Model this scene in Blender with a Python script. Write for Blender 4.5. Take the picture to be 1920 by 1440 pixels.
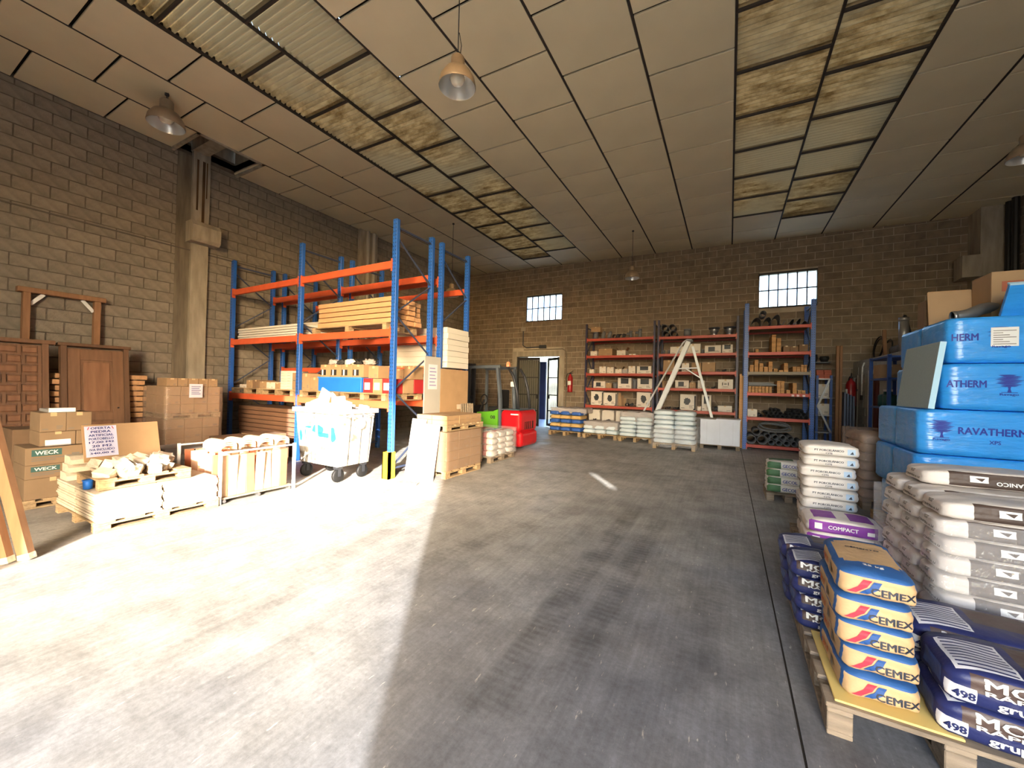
import bpy, bmesh, math, random
from mathutils import Vector, Matrix, noise
from mathutils.bvhtree import BVHTree
PI = math.pi
scene = bpy.context.scene
for o in list(bpy.data.objects):
    bpy.data.objects.remove(o)
COL = scene.collection

# ------------------------------------------------------------------ camera, light, exposure
cam_d = bpy.data.cameras.new('camera')
cam = bpy.data.objects.new('camera', cam_d)
COL.objects.link(cam)
cam_d.sensor_fit = 'HORIZONTAL'
cam_d.sensor_width = 36.0
cam_d.lens = 735.0 / 1920.0 * 36.0
cam_d.clip_start = 0.05
RC = ((0.87453, 0.01811, -0.484633), (0.484353, 0.017851, 0.874691), (0.024492, -0.999677, 0.006839))
cam.matrix_world = Matrix(((RC[0][0], -RC[0][1], -RC[0][2], 0.0),
                           (RC[1][0], -RC[1][1], -RC[1][2], 0.0),
                           (RC[2][0], -RC[2][1], -RC[2][2], 1.5),
                           (0, 0, 0, 1)))
scene.camera = cam

SUN_EL = math.radians(19.0)
SUN_DIR = Vector((-0.58 * math.cos(SUN_EL), 0.815 * math.cos(SUN_EL), -math.sin(SUN_EL)))
sun_d = bpy.data.lights.new('sun', 'SUN')
sun_d.energy = 15.0
sun_d.angle = math.radians(0.5)
sun_d.color = (1.0, 0.975, 0.94)
sun = bpy.data.objects.new('sun', sun_d)
COL.objects.link(sun)
sun.rotation_euler = SUN_DIR.to_track_quat('-Z', 'Y').to_euler()

world = bpy.data.worlds.new('sky')
scene.world = world
world.use_nodes = True
wn = world.node_tree.nodes
wl = world.node_tree.links
sky = wn.new('ShaderNodeTexSky')
sky.sky_type = 'NISHITA'
sky.sun_disc = False
sky.sun_elevation = SUN_EL
sky.sun_rotation = math.atan2(0.58, -0.815)
sky.dust_density = 2.0
wl.new(sky.outputs[0], wn['Background'].inputs[0])
wn['Background'].inputs[1].default_value = 2.3

scene.view_settings.view_transform = 'Standard'
scene.view_settings.look = 'None'
scene.view_settings.gamma = 1.0
scene.view_settings.use_curve_mapping = False
scene.view_settings.exposure = 0.48
scene.cycles.use_denoising = True
scene.cycles.max_bounces = 8
scene.cycles.diffuse_bounces = 6
scene.cycles.glossy_bounces = 3
scene.cycles.transmission_bounces = 4
scene.cycles.transparent_max_bounces = 10
scene.cycles.sample_clamp_indirect = 8.0
scene.cycles.caustics_reflective = False
scene.cycles.caustics_refractive = False

# ------------------------------------------------------------------ helpers
def s2l(c):
    return tuple(((v / 255.0) / 12.92 if v / 255.0 <= 0.04045 else ((v / 255.0 + 0.055) / 1.055) ** 2.4) for v in c)

MATS = {}
def mat(name, col, rough=0.7, metal=0.0, var=0.0, nz=None, bump=None, bands=None, spec=0.4, alpha=None, island=False, col2=None, stretch=None, emit=None, boxes=None):
    """Procedural material. col: sRGB 0-255. nz=(scale, amount) value noise; bands=[(axis, lo, hi, sRGB)] in object space."""
    if name in MATS:
        return MATS[name]
    m = bpy.data.materials.new(name)
    m.use_nodes = True
    nt = m.node_tree
    N, L = nt.nodes, nt.links
    b = N['Principled BSDF']
    b.inputs['Roughness'].default_value = rough
    b.inputs['Metallic'].default_value = metal
    b.inputs['Specular IOR Level'].default_value = spec
    base = s2l(col) + (1,)
    out = None
    rgb = N.new('ShaderNodeRGB'); rgb.outputs[0].default_value = base
    out = rgb.outputs[0]
    tc = N.new('ShaderNodeTexCoord')
    sep = None
    if bands:
        sep = N.new('ShaderNodeSeparateXYZ'); L.new(tc.outputs['Object'], sep.inputs[0])
        for ax, lo, hi, c in bands:
            a = N.new('ShaderNodeMath'); a.operation = 'GREATER_THAN'; a.inputs[1].default_value = lo
            q = N.new('ShaderNodeMath'); q.operation = 'LESS_THAN'; q.inputs[1].default_value = hi
            L.new(sep.outputs[ax], a.inputs[0]); L.new(sep.outputs[ax], q.inputs[0])
            mu = N.new('ShaderNodeMath'); mu.operation = 'MULTIPLY'
            L.new(a.outputs[0], mu.inputs[0]); L.new(q.outputs[0], mu.inputs[1])
            mx = N.new('ShaderNodeMix'); mx.data_type = 'RGBA'
            L.new(mu.outputs[0], mx.inputs[0]); L.new(out, mx.inputs[6]); mx.inputs[7].default_value = s2l(c) + (1,)
            out = mx.outputs[2]
    if boxes:
        # printed fields: axis-aligned regions of the object's own space
        sep = sep or N.new('ShaderNodeSeparateXYZ')
        if not sep.inputs[0].is_linked: L.new(tc.outputs['Object'], sep.inputs[0])
        for bx_ in boxes:
            acc = None
            for ax in range(3):
                for op, lim in (('GREATER_THAN', bx_[2*ax]), ('LESS_THAN', bx_[2*ax+1])):
                    if lim is None: continue
                    q = N.new('ShaderNodeMath'); q.operation = op; q.inputs[1].default_value = lim; L.new(sep.outputs[ax], q.inputs[0])
                    if acc is None: acc = q.outputs[0]
                    else:
                        w_ = N.new('ShaderNodeMath'); w_.operation = 'MULTIPLY'; L.new(acc, w_.inputs[0]); L.new(q.outputs[0], w_.inputs[1]); acc = w_.outputs[0]
            mx = N.new('ShaderNodeMix'); mx.data_type = 'RGBA'
            L.new(acc, mx.inputs[0]); L.new(out, mx.inputs[6]); mx.inputs[7].default_value = s2l(bx_[6]) + (1,)
            out = mx.outputs[2]
    src = tc.outputs['Object']
    if stretch:
        mp = N.new('ShaderNodeMapping'); mp.inputs['Scale'].default_value = stretch
        L.new(src, mp.inputs[0]); src = mp.outputs[0]
    if nz:
        n = N.new('ShaderNodeTexNoise'); n.inputs['Scale'].default_value = nz[0]; n.inputs['Detail'].default_value = 5
        L.new(src, n.inputs['Vector'])
        if col2:
            rmp = N.new('ShaderNodeMapRange'); rmp.inputs[1].default_value = 0.38; rmp.inputs[2].default_value = 0.62
            L.new(n.outputs[0], rmp.inputs[0])
            mx = N.new('ShaderNodeMix'); mx.data_type = 'RGBA'
            sc_ = N.new('ShaderNodeMath'); sc_.operation = 'MULTIPLY'; sc_.inputs[1].default_value = nz[1]
            L.new(rmp.outputs[0], sc_.inputs[0]); L.new(sc_.outputs[0], mx.inputs[0])
            L.new(out, mx.inputs[6]); mx.inputs[7].default_value = s2l(col2) + (1,)
            out = mx.outputs[2]
        else:
            r = N.new('ShaderNodeMapRange'); r.inputs[1].default_value = 0.3; r.inputs[2].default_value = 0.7
            r.inputs[3].default_value = 1 - nz[1]; r.inputs[4].default_value = 1 + nz[1]
            L.new(n.outputs[0], r.inputs[0])
            h = N.new('ShaderNodeHueSaturation'); L.new(out, h.inputs['Color']); L.new(r.outputs[0], h.inputs['Value'])
            out = h.outputs[0]
    if var or island:
        r = N.new('ShaderNodeMapRange'); r.inputs[3].default_value = 1 - var; r.inputs[4].default_value = 1 + var
        if island:
            g = N.new('ShaderNodeNewGeometry'); oi = N.new('ShaderNodeObjectInfo')
            ad = N.new('ShaderNodeMath'); ad.operation = 'ADD'; L.new(g.outputs['Random Per Island'], ad.inputs[0]); L.new(oi.outputs['Random'], ad.inputs[1])
            fr = N.new('ShaderNodeMath'); fr.operation = 'FRACT'; L.new(ad.outputs[0], fr.inputs[0]); L.new(fr.outputs[0], r.inputs[0])
        else:
            oi = N.new('ShaderNodeObjectInfo'); L.new(oi.outputs['Random'], r.inputs[0])
        h = N.new('ShaderNodeHueSaturation'); L.new(out, h.inputs['Color']); L.new(r.outputs[0], h.inputs['Value'])
        out = h.outputs[0]
    L.new(out, b.inputs['Base Color'])
    if bump:
        n = N.new('ShaderNodeTexNoise'); n.inputs['Scale'].default_value = bump[0]; n.inputs['Detail'].default_value = 4
        L.new(src, n.inputs['Vector'])
        bp = N.new('ShaderNodeBump'); bp.inputs['Strength'].default_value = bump[1]; bp.inputs['Distance'].default_value = 0.02
        L.new(n.outputs[0], bp.inputs['Height']); L.new(bp.outputs[0], b.inputs['Normal'])
    if alpha is not None:
        b.inputs['Alpha'].default_value = alpha
    if emit:
        b.inputs['Emission Color'].default_value = s2l(emit[0]) + (1,); b.inputs['Emission Strength'].default_value = emit[1]
    MATS[name] = m
    return m

class MB:
    """collects primitives into one bmesh"""
    def __init__(self):
        self.bm = bmesh.new()
    def box(self, x0, x1, y0, y1, z0, z1, M=None):
        v = [self.bm.verts.new(p) for p in ((x0,y0,z0),(x1,y0,z0),(x1,y1,z0),(x0,y1,z0),(x0,y0,z1),(x1,y0,z1),(x1,y1,z1),(x0,y1,z1))]
        for f in ((0,3,2,1),(4,5,6,7),(0,1,5,4),(1,2,6,5),(2,3,7,6),(3,0,4,7)):
            self.bm.faces.new([v[i] for i in f])
        if M is not None:
            for q in v: q.co = M @ q.co
        return self
    def cbox(self, x0, x1, y0, y1, z0, z1, c=0.004):
        b2 = bmesh.new()
        bmesh.ops.create_cube(b2, size=1.0)
        for q in b2.verts:
            q.co = Vector(((x0+x1)/2+q.co.x*(x1-x0), (y0+y1)/2+q.co.y*(y1-y0), (z0+z1)/2+q.co.z*(z1-z0)))
        bmesh.ops.bevel(b2, geom=list(b2.edges), offset=c, segments=1, affect='EDGES')
        self.merge(b2)
        return self
    def merge(self, b2, M=None):
        mp = {}
        for q in b2.verts:
            mp[q] = self.bm.verts.new(M @ q.co if M is not None else q.co)
        for f in b2.faces:
            try: self.bm.faces.new([mp[q] for q in f.verts])
            except ValueError: pass
        b2.free()
    def beam(self, p0, p1, w, h=None, up=Vector((0,0,1))):
        """rectangular bar between two points"""
        p0, p1 = Vector(p0), Vector(p1); h = h or w
        d = (p1-p0).normalized()
        s = d.cross(up)
        if s.length < 1e-4: s = d.cross(Vector((0,1,0)))
        s.normalize(); u = s.cross(d)
        v = []
        for p in (p0, p1):
            for a, b in ((-1,-1),(1,-1),(1,1),(-1,1)):
                v.append(self.bm.verts.new(p + s*a*w/2 + u*b*h/2))
        for f in ((0,3,2,1),(4,5,6,7),(0,1,5,4),(1,2,6,5),(2,3,7,6),(3,0,4,7)):
            self.bm.faces.new([v[i] for i in f])
        return self
    def tube(self, pts, r, n=8, caps=True, closed=False):
        pts = [Vector(p) for p in pts]
        rings = []
        m = len(pts)
        prev = None
        for i, p in enumerate(pts):
            if closed: d = pts[(i+1) % m] - pts[i-1]
            else: d = pts[min(i+1, m-1)] - pts[max(i-1, 0)]
            d.normalize()
            ref = prev if prev is not None else (Vector((0,0,1)) if abs(d.z) < 0.9 else Vector((1,0,0)))
            s = d.cross(ref).normalized(); u = s.cross(d).normalized(); prev = u
            rr = r[i] if isinstance(r, (list, tuple)) else r
            rings.append([self.bm.verts.new(p + (s*math.cos(2*PI*k/n) + u*math.sin(2*PI*k/n))*rr) for k in range(n)])
        for i in range(m if closed else m-1):
            A, B = rings[i], rings[(i+1) % m]
            for k in range(n):
                self.bm.faces.new((A[k], B[k], B[(k+1) % n], A[(k+1) % n]))
        if caps and not closed:
            self.bm.faces.new(rings[0]); self.bm.faces.new(rings[-1][::-1])
        return self
    def lathe(self, prof, n=20, c=(0,0,0), axis='z'):
        c = Vector(c); rings = []
        for r, z in prof:
            ring = []
            for k in range(n):
                a = 2*PI*k/n
                p = Vector((r*math.cos(a), r*math.sin(a), z))
                if axis == 'y': p = Vector((p.x, p.z, p.y))
                if axis == 'x': p = Vector((p.z, p.x, p.y))
                ring.append(self.bm.verts.new(c + p))
            rings.append(ring)
        for A, B in zip(rings, rings[1:]):
            for k in range(n):
                self.bm.faces.new((A[k], A[(k+1) % n], B[(k+1) % n], B[k]))
        return self
    def pipe(self, p0, p1, r, t=0.004, n=14):
        """hollow tube with open ends"""
        p0, p1 = Vector(p0), Vector(p1); d = (p1-p0).normalized()
        ref = Vector((0,0,1)) if abs(d.z) < 0.9 else Vector((1,0,0))
        s = d.cross(ref).normalized(); u = s.cross(d)
        R = []
        for p, rr in ((p0, r), (p1, r), (p1, r-t), (p0, r-t)):
            R.append([self.bm.verts.new(p + (s*math.cos(2*PI*k/n) + u*math.sin(2*PI*k/n))*rr) for k in range(n)])
        for i in range(4):
            A, B = R[i], R[(i+1) % 4]
            for k in range(n): self.bm.faces.new((A[k], B[k], B[(k+1) % n], A[(k+1) % n]))
        return self
    def prism(self, poly, y0, y1):
        """polygon in XZ extruded along Y"""
        a = [self.bm.verts.new((x, y0, z)) for x, z in poly]; b = [self.bm.verts.new((x, y1, z)) for x, z in poly]
        n = len(poly)
        self.bm.faces.new(a); self.bm.faces.new(b[::-1])
        for i in range(n): self.bm.faces.new((a[i], b[i], b[(i+1) % n], a[(i+1) % n]))
        return self
    def mesh(self, name='m', smooth=False):
        bmesh.ops.recalc_face_normals(self.bm, faces=self.bm.faces)
        me = bpy.data.meshes.new(name)
        self.bm.to_mesh(me); self.bm.free()
        if smooth:
            for p in me.polygons: p.use_smooth = True
        return me
    def build(self, name, m, parent=None, loc=(0,0,0), rz=0, smooth=False, **kw):
        return add(name, self.mesh(name, smooth), m, parent, loc, rz, **kw)

def add(name, me, m, parent=None, loc=(0,0,0), rz=0, rot=None, label=None, cat=None, group=None, kind=None, scale=None):
    if m is not None and not me.materials:
        me.materials.append(m)
    o = bpy.data.objects.new(name, me)
    COL.objects.link(o)
    if m is not None and me.materials and me.materials[0] != m:
        o.material_slots[0].link = 'OBJECT'; o.material_slots[0].material = m
    o.parent = parent
    o.location = loc
    o.rotation_euler = rot if rot else (0, 0, rz)
    if scale: o.scale = scale
    tag(o, label, cat, group, kind)
    return o
def tag(o, label=None, cat=None, group=None, kind=None):
    if label: o['label'] = label
    if cat: o['category'] = cat
    if group: o['group'] = group
    if kind: o['kind'] = kind
    return o
def thing(name, label, cat, loc=(0,0,0), rz=0, group=None, rot=None):
    o = bpy.data.objects.new(name, None)
    COL.objects.link(o)
    o.empty_display_size = 0.1
    o.location = loc
    o.rotation_euler = rot if rot else (0, 0, rz)
    return tag(o, label, cat, group)
def dup(root, loc=None, rz=None, label=None, group=None):
    def cp(o, par):
        c = o.copy(); COL.objects.link(c); c.parent = par
        for ch in list(KIDS.get(o.name, [])): cp(ch, c)
        return c
    KIDS = {}
    stack = [root]
    while stack:
        q = stack.pop(); KIDS[q.name] = list(q.children); stack += list(q.children)
    r = cp(root, None)
    if loc is not None: r.location = loc
    if rz is not None: r.rotation_euler = (0, 0, rz)
    return tag(r, label, None, group)
ORD = ['first', 'second', 'third', 'fourth', 'fifth', 'sixth', 'seventh', 'eighth', 'ninth', 'tenth', 'eleventh', 'twelfth', 'thirteenth', 'fourteenth', 'fifteenth']

BOXM = {}
def boxmesh(sx, sy, sz, c=0.004):
    k = (round(sx, 3), round(sy, 3), round(sz, 3), c)
    if k not in BOXM:
        BOXM[k] = MB().cbox(-sx/2, sx/2, -sy/2, sy/2, 0, sz, c).mesh('box')
    return BOXM[k]

# text as thin mesh, cached
TXT = {}
def text_verts(body):
    if body not in TXT:
        cu = bpy.data.curves.new('t', 'FONT'); cu.body = body; cu.size = 1.0; cu.resolution_u = 2
        cu.align_x = 'CENTER'; cu.align_y = 'CENTER'
        ob = bpy.data.objects.new('t', cu); COL.objects.link(ob)
        dg = bpy.context.evaluated_depsgraph_get(); dg.update()
        me = bpy.data.meshes.new_from_object(ob.evaluated_get(dg))
        vs = [v.co.copy() for v in me.vertices]; fs = [tuple(p.vertices) for p in me.polygons]
        bpy.data.objects.remove(ob); bpy.data.curves.remove(cu); bpy.data.meshes.remove(me)
        xs = [v.x for v in vs] or [0, 1]; ys = [v.y for v in vs] or [0, 1]
        cx, cy = (min(xs)+max(xs))/2, (min(ys)+max(ys))/2
        w, h = max(xs)-min(xs), max(ys)-min(ys)
        # heavier strokes: the outline laid down again, shifted a little each way
        bx_, by_ = 0.028/w, 0.018/h
        P, F = [], []
        for sx_, sy_ in ((-bx_, 0), (bx_, 0), (0, -by_), (0, by_)):
            o_ = len(P)
            P += [((v.x-cx)/w+sx_, (v.y-cy)/h+sy_) for v in vs]; F += [tuple(i+o_ for i in f) for f in fs]
        TXT[body] = (P, F, w/h)
    return TXT[body]
def lettering(body, parent, o, u, v, w, h, m, name='lettering', bvh=None, n=None, off=0.0015):
    """flat lettering centred at o, along u (reading direction) and v (up); w x h metres; projected on bvh along -n"""
    uv, fs, _ = text_verts(body)
    o, u, v = Vector(o), Vector(u), Vector(v)
    n = Vector(n) if n is not None else u.cross(v)
    pts = []
    q4 = max(1, len(uv)//4)
    for i_, (a, b) in enumerate(uv):
        p = o + u*(a*w) + v*(b*h)
        if bvh is not None:
            hit = bvh.ray_cast(p + n*0.3, -n, 0.6)
            if hit[0] is not None: p = hit[0]
        pts.append(p + n*(off + 0.0005*(i_//q4)))
    me = bpy.data.meshes.new(name); me.from_pydata(pts, [], fs); me.update()
    return add(name, me, m, parent)
def patch(poly, parent, o, u, v, m, name='print', bvh=None, n=None, off=0.001, sub=0.03):
    """flat printed shape: polygon in (u, v) metres, cut into small faces and laid on the surface"""
    o, u, v = Vector(o), Vector(u), Vector(v)
    n = Vector(n) if n is not None else u.cross(v)
    bm = bmesh.new()
    vs = [bm.verts.new((a, b, 0)) for a, b in poly]
    bm.faces.new(vs)
    if bvh is not None:
        xs = [a for a, b in poly]; ys = [b for a, b in poly]
        for ax, lo, hi in ((0, min(xs), max(xs)), (1, min(ys), max(ys))):
            t = lo + sub
            while t < hi - 1e-4:
                co = [0, 0, 0]; co[ax] = t; no = [0, 0, 0]; no[ax] = 1
                bmesh.ops.bisect_plane(bm, geom=bm.verts[:]+bm.edges[:]+bm.faces[:], plane_co=co, plane_no=no)
                t += sub
    for q in bm.verts:
        p = o + u*q.co.x + v*q.co.y
        if bvh is not None:
            hit = bvh.ray_cast(p + n*0.3, -n, 0.6)
            if hit[0] is not None: p = hit[0]
        q.co = p + n*off
    me = bpy.data.meshes.new(name); bm.to_mesh(me); bm.free()
    return add(name, me, m, parent)

# ------------------------------------------------------------------ structure
XL, XR, YB, YF = -9.8, 5.4, 13.4, -4.5
def ceil_z(x): return 5.92 - 0.0185 * x

M_MORTAR = mat('mortar', (104, 94, 82), 0.95, nz=(6, 0.25), bump=(60, 0.5))
M_BLOCK = mat('concrete_block', (136, 126, 112), 0.95, var=0.10, island=True, nz=(9, 0.16), bump=(90, 0.55))
M_BLOCKB = mat('concrete_block_back', (128, 113, 96), 0.95, var=0.12, island=True, nz=(5, 0.2), bump=(90, 0.55))
M_MORTARB = mat('mortar_back', (172, 160, 142), 0.95, nz=(2.0, 0.3), bump=(60, 0.4))
M_CONC = mat('cast_concrete', (158, 148, 132), 0.9, nz=(3.0, 0.22), bump=(30, 0.3), stretch=(3, 3, 0.6))
M_DARK = mat('dark_void', (40, 34, 28), 0.95)

def cells(u0, u1, v0, v1, ops):
    us = sorted({u0, u1, *[min(max(o[i], u0), u1) for o in ops for i in (0, 1)]})
    vs = sorted({v0, v1, *[min(max(o[i], v0), v1) for o in ops for i in (2, 3)]})
    for a, b in zip(us, us[1:]):
        for c, d in zip(vs, vs[1:]):
            mu, mv = (a+b)/2, (c+d)/2
            if not any(o[0] < mu < o[1] and o[2] < mv < o[3] for o in ops):
                yield a, b, c, d

def block_wall(name, axis, plane, side, u0, u1, z1fn, ops, mblock, mmort, thick=0.2, nsingle=300, skip=()):
    """axis 'x': wall plane X=plane, u = Y; axis 'y': plane Y=plane, u = X. side: +1/-1 direction the face looks."""
    zmax = max(z1fn(u0), z1fn(u1))
    mb = MB()
    for a, b, c, d in cells(u0, u1, 0, zmax + 0.25, ops):
        p0, p1 = sorted((plane, plane - side*thick))
        if axis == 'x': mb.box(p0, p1, a, b, c, d)
        else: mb.box(a, b, p0, p1, c, d)
    w = mb.build(name, mmort, kind='structure')
    j = 0.008
    rects = []
    k = 0
    z = 0.0
    while z < zmax - 0.03:
        zt = min(z + 0.2, zmax)
        u = u0 - 0.2*(k % 2)
        while u < u1:
            a, b = max(u, u0), min(u + 0.4, u1)
            segs = [(a, b)]
            for o in list(ops) + list(skip):
                if zt - 0.02 > o[2] and z + 0.02 < o[3]:
                    ns = []
                    for s in segs:
                        if s[1] <= o[0] or s[0] >= o[1]: ns.append(s)
                        else:
                            if o[0] - s[0] > 0.03: ns.append((s[0], o[0]))
                            if s[1] - o[1] > 0.03: ns.append((o[1], s[1]))
                    segs = ns
            for s in segs:
                if s[1] - s[0] > 0.04: rects.append((s[0]+j, s[1]-j, z+j, zt-j))
            u += 0.4
        z += 0.2; k += 1
    def dist(r):
        u, v = (r[0]+r[1])/2, (r[2]+r[3])/2
        p = Vector((plane, u, v)) if axis == 'x' else Vector((u, plane, v))
        q = Matrix(RC).transposed() @ (p - Vector((0, 0, 1.5)))
        if q.z < 0.2: return 1e6
        px, py = 735*q.x/q.z, 735*q.y/q.z
        if abs(px) > 980 or abs(py) > 740: return 1e5 + q.z
        return q.length / max(0.2, (r[1]-r[0])/0.39)
    rects.sort(key=dist)
    rnd = random.Random(5)
    rest = MB()
    cache = {}
    for i, r in enumerate(rects):
        su, sv = r[1]-r[0], r[3]-r[2]
        pr = 0.009 + rnd.random()*0.006
        if i < nsingle and dist(r) < 1e4:
            key = (round(su, 2), round(sv, 2))
            if key not in cache:
                cache[key] = (MB().cbox(-0.03, 0.012, -su/2, su/2, -sv/2, sv/2, 0.004).mesh('block') if axis == 'x'
                              else MB().cbox(-su/2, su/2, -0.012, 0.03, -sv/2, sv/2, 0.004).mesh('block'))
                if axis == 'x' and side < 0:
                    for q in cache[key].vertices: q.co.x = -q.co.x
                    cache[key].flip_normals()
            off = (pr - 0.012)
            loc = (plane + side*off, (r[0]+r[1])/2, (r[2]+r[3])/2) if axis == 'x' else ((r[0]+r[1])/2, plane + side*off, (r[2]+r[3])/2)
            add('concrete_block', cache[key], mblock, w, loc)
        else:
            p0, p1 = sorted((plane - side*0.02, plane + side*pr))
            if axis == 'x': rest.box(p0, p1, r[0], r[1], r[2], r[3])
            else: rest.box(r[0], r[1], p0, p1, r[2], r[3])
    o = rest.build('concrete_blocks', mblock, w, kind='stuff')
    return w

# floor -------------------------------------------------------------
def floor_material():
    m = bpy.data.materials.new('worn_concrete_floor'); m.use_nodes = True
    N, L = m.node_tree.nodes, m.node_tree.links
    b = N['Principled BSDF']
    tc = N.new('ShaderNodeTexCoord')
    def noise_(scale, detail=6, vec=None, rough=0.6):
        n = N.new('ShaderNodeTexNoise'); n.inputs['Scale'].default_value = scale; n.inputs['Detail'].default_value = detail
        n.inputs['Roughness'].default_value = rough
        L.new(vec or tc.outputs['Object'], n.inputs['Vector']); return n.outputs[0]
    def rng(x, a, b_, c, d):
        r = N.new('ShaderNodeMapRange'); r.inputs[1].default_value = a; r.inputs[2].default_value = b_; r.inputs[3].default_value = c; r.inputs[4].default_value = d
        L.new(x, r.inputs[0]); return r.outputs[0]
    def mp(rot, scale):
        q = N.new('ShaderNodeMapping'); q.inputs['Rotation'].default_value = (0, 0, rot); q.inputs['Scale'].default_value = scale
        q.vector_type = 'POINT'
        L.new(tc.outputs['Object'], q.inputs[0]); return q.outputs[0]
    def mul(a, b_):
        q = N.new('ShaderNodeMath'); q.operation = 'MULTIPLY'; L.new(a, q.inputs[0])
        if isinstance(b_, (int, float)): q.inputs[1].default_value = b_
        else: L.new(b_, q.inputs[1])
        return q.outputs[0]
    big = rng(noise_(0.45, 5), 0.3, 0.7, 0.72, 1.3)
    med = rng(noise_(3.5, 7, rough=0.7), 0.3, 0.7, 0.72, 1.28)
    fine = rng(noise_(38, 6, rough=0.75), 0.3, 0.7, 0.8, 1.2)
    st1 = rng(noise_(1.0, 6, mp(0.45, (26, 1.1, 1)), 0.7), 0.35, 0.68, 0.9, 1.12)
    st2 = rng(noise_(1.0, 6, mp(-0.9, (30, 1.6, 1)), 0.7), 0.38, 0.68, 0.95, 1.08)
    val = mul(mul(mul(big, med), mul(fine, st1)), st2)
    # tyre tracks: dark bands along the aisle, broken up by noise
    def track(x0, y0, x1, y1, w, depth):
        d = Vector((x1-x0, y1-y0)).normalized(); nx, ny = d.y, -d.x
        s = N.new('ShaderNodeSeparateXYZ'); L.new(tc.outputs['Object'], s.inputs[0])
        a = N.new('ShaderNodeMath'); a.operation = 'MULTIPLY_ADD'; L.new(s.outputs[0], a.inputs[0]); a.inputs[1].default_value = nx; a.inputs[2].default_value = -(nx*x0+ny*y0)
        c = N.new('ShaderNodeMath'); c.operation = 'MULTIPLY_ADD'; L.new(s.outputs[1], c.inputs[0]); c.inputs[1].default_value = ny; L.new(a.outputs[0], c.inputs[2])
        ab = N.new('ShaderNodeMath'); ab.operation = 'ABSOLUTE'; L.new(c.outputs[0], ab.inputs[0])
        m1 = rng(ab.outputs[0], w*0.55, w, 1, 0)
        e = N.new('ShaderNodeMath'); e.operation = 'MULTIPLY_ADD'; L.new(s.outputs[0], e.inputs[0]); e.inputs[1].default_value = d.x; e.inputs[2].default_value = -(d.x*x0+d.y*y0)
        g = N.new('ShaderNodeMath'); g.operation = 'MULTIPLY_ADD'; L.new(s.outputs[1], g.inputs[0]); g.inputs[1].default_value = d.y; L.new(e.outputs[0], g.inputs[2])
        ln = math.hypot(x1-x0, y1-y0)
        m2 = mul(rng(g.outputs[0], -0.2, 0.35, 0, 1), rng(g.outputs[0], ln-0.35, ln+0.2, 1, 0))
        wv = N.new('ShaderNodeTexWave'); wv.inputs['Scale'].default_value = 5.5; wv.inputs['Distortion'].default_value = 2.0
        wv.bands_direction = 'Y'; L.new(tc.outputs['Object'], wv.inputs['Vector'])
        m3 = mul(rng(noise_(5, 4), 0.35, 0.6, 0.25, 1), rng(wv.outputs['Fac'], 0.2, 0.7, 0.6, 1))
        k = mul(mul(m1, m2), m3)
        return rng(k, 0, 1, 1, depth)
    for t in ((-0.98, 1.4, -1.02, 5.2, 0.13, 0.6), (-0.72, 1.8, -0.68, 5.0, 0.12, 0.62), (-2.3, 2.4, -1.55, 4.8, 0.14, 0.72),
              (-0.2, 2.0, -0.05, 3.6, 0.12, 0.75), (-3.2, 6.4, -0.4, 7.6, 0.12, 0.75), (-2.6, 1.3, -3.5, 4.4, 0.13, 0.8)):
        val = mul(val, track(*t))
    warm = rng(noise_(0.28, 3), 0.4, 0.62, 0, 1)
    mx = N.new('ShaderNodeMix'); mx.data_type = 'RGBA'
    mx.inputs[6].default_value = s2l((104, 107, 115)) + (1,); mx.inputs[7].default_value = s2l((116, 115, 114)) + (1,)
    L.new(warm, mx.inputs[0])
    # pale dust towards the racks and left side, with brighter light there painted in
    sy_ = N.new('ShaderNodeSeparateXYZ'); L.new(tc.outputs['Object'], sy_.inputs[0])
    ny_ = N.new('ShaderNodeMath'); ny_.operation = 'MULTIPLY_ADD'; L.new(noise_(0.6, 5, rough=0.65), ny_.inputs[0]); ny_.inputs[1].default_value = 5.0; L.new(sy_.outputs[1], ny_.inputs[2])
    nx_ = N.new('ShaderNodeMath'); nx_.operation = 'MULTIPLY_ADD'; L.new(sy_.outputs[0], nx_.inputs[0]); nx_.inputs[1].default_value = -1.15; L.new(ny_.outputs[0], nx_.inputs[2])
    dust_and_light = rng(nx_.outputs[0], 5.8, 10.5, 0.0, 0.9)
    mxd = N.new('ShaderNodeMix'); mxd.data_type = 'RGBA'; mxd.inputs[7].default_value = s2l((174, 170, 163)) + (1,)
    L.new(dust_and_light, mxd.inputs[0]); L.new(mx.outputs[2], mxd.inputs[6])
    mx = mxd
    # pale scuffs and dust flecks
    sp = rng(noise_(14, 3, mp(0.5, (3.0, 0.7, 1))), 0.66, 0.72, 0, 0.45)
    mx2 = N.new('ShaderNodeMix'); mx2.data_type = 'RGBA'; mx2.inputs[7].default_value = s2l((205, 200, 188)) + (1,)
    L.new(sp, mx2.inputs[0]); L.new(mx.outputs[2], mx2.inputs[6])
    h = N.new('ShaderNodeHueSaturation'); L.new(mx2.outputs[2], h.inputs['Color']); L.new(val, h.inputs['Value'])
    L.new(h.outputs[0], b.inputs['Base Color'])
    L.new(rng(noise_(2.2, 5), 0.35, 0.65, 0.42, 0.72), b.inputs['Roughness'])
    b.inputs['Specular IOR Level'].default_value = 0.35
    bp = N.new('ShaderNodeBump'); bp.inputs['Strength'].default_value = 0.12; bp.inputs['Distance'].default_value = 0.01
    L.new(fine, bp.inputs['Height']); L.new(bp.outputs[0], b.inputs['Normal'])
    return m
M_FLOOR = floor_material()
fl = MB().box(XL-0.2, XR+0.2, YF-0.2, YB+0.2, -0.4, -0.12).build('floor', M_DARK, kind='structure')
MB().box(XL-0.2, 0.295, YF-0.2, YB+0.2, -0.1, 0.0).build('floor_slab', M_FLOOR, fl)
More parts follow.
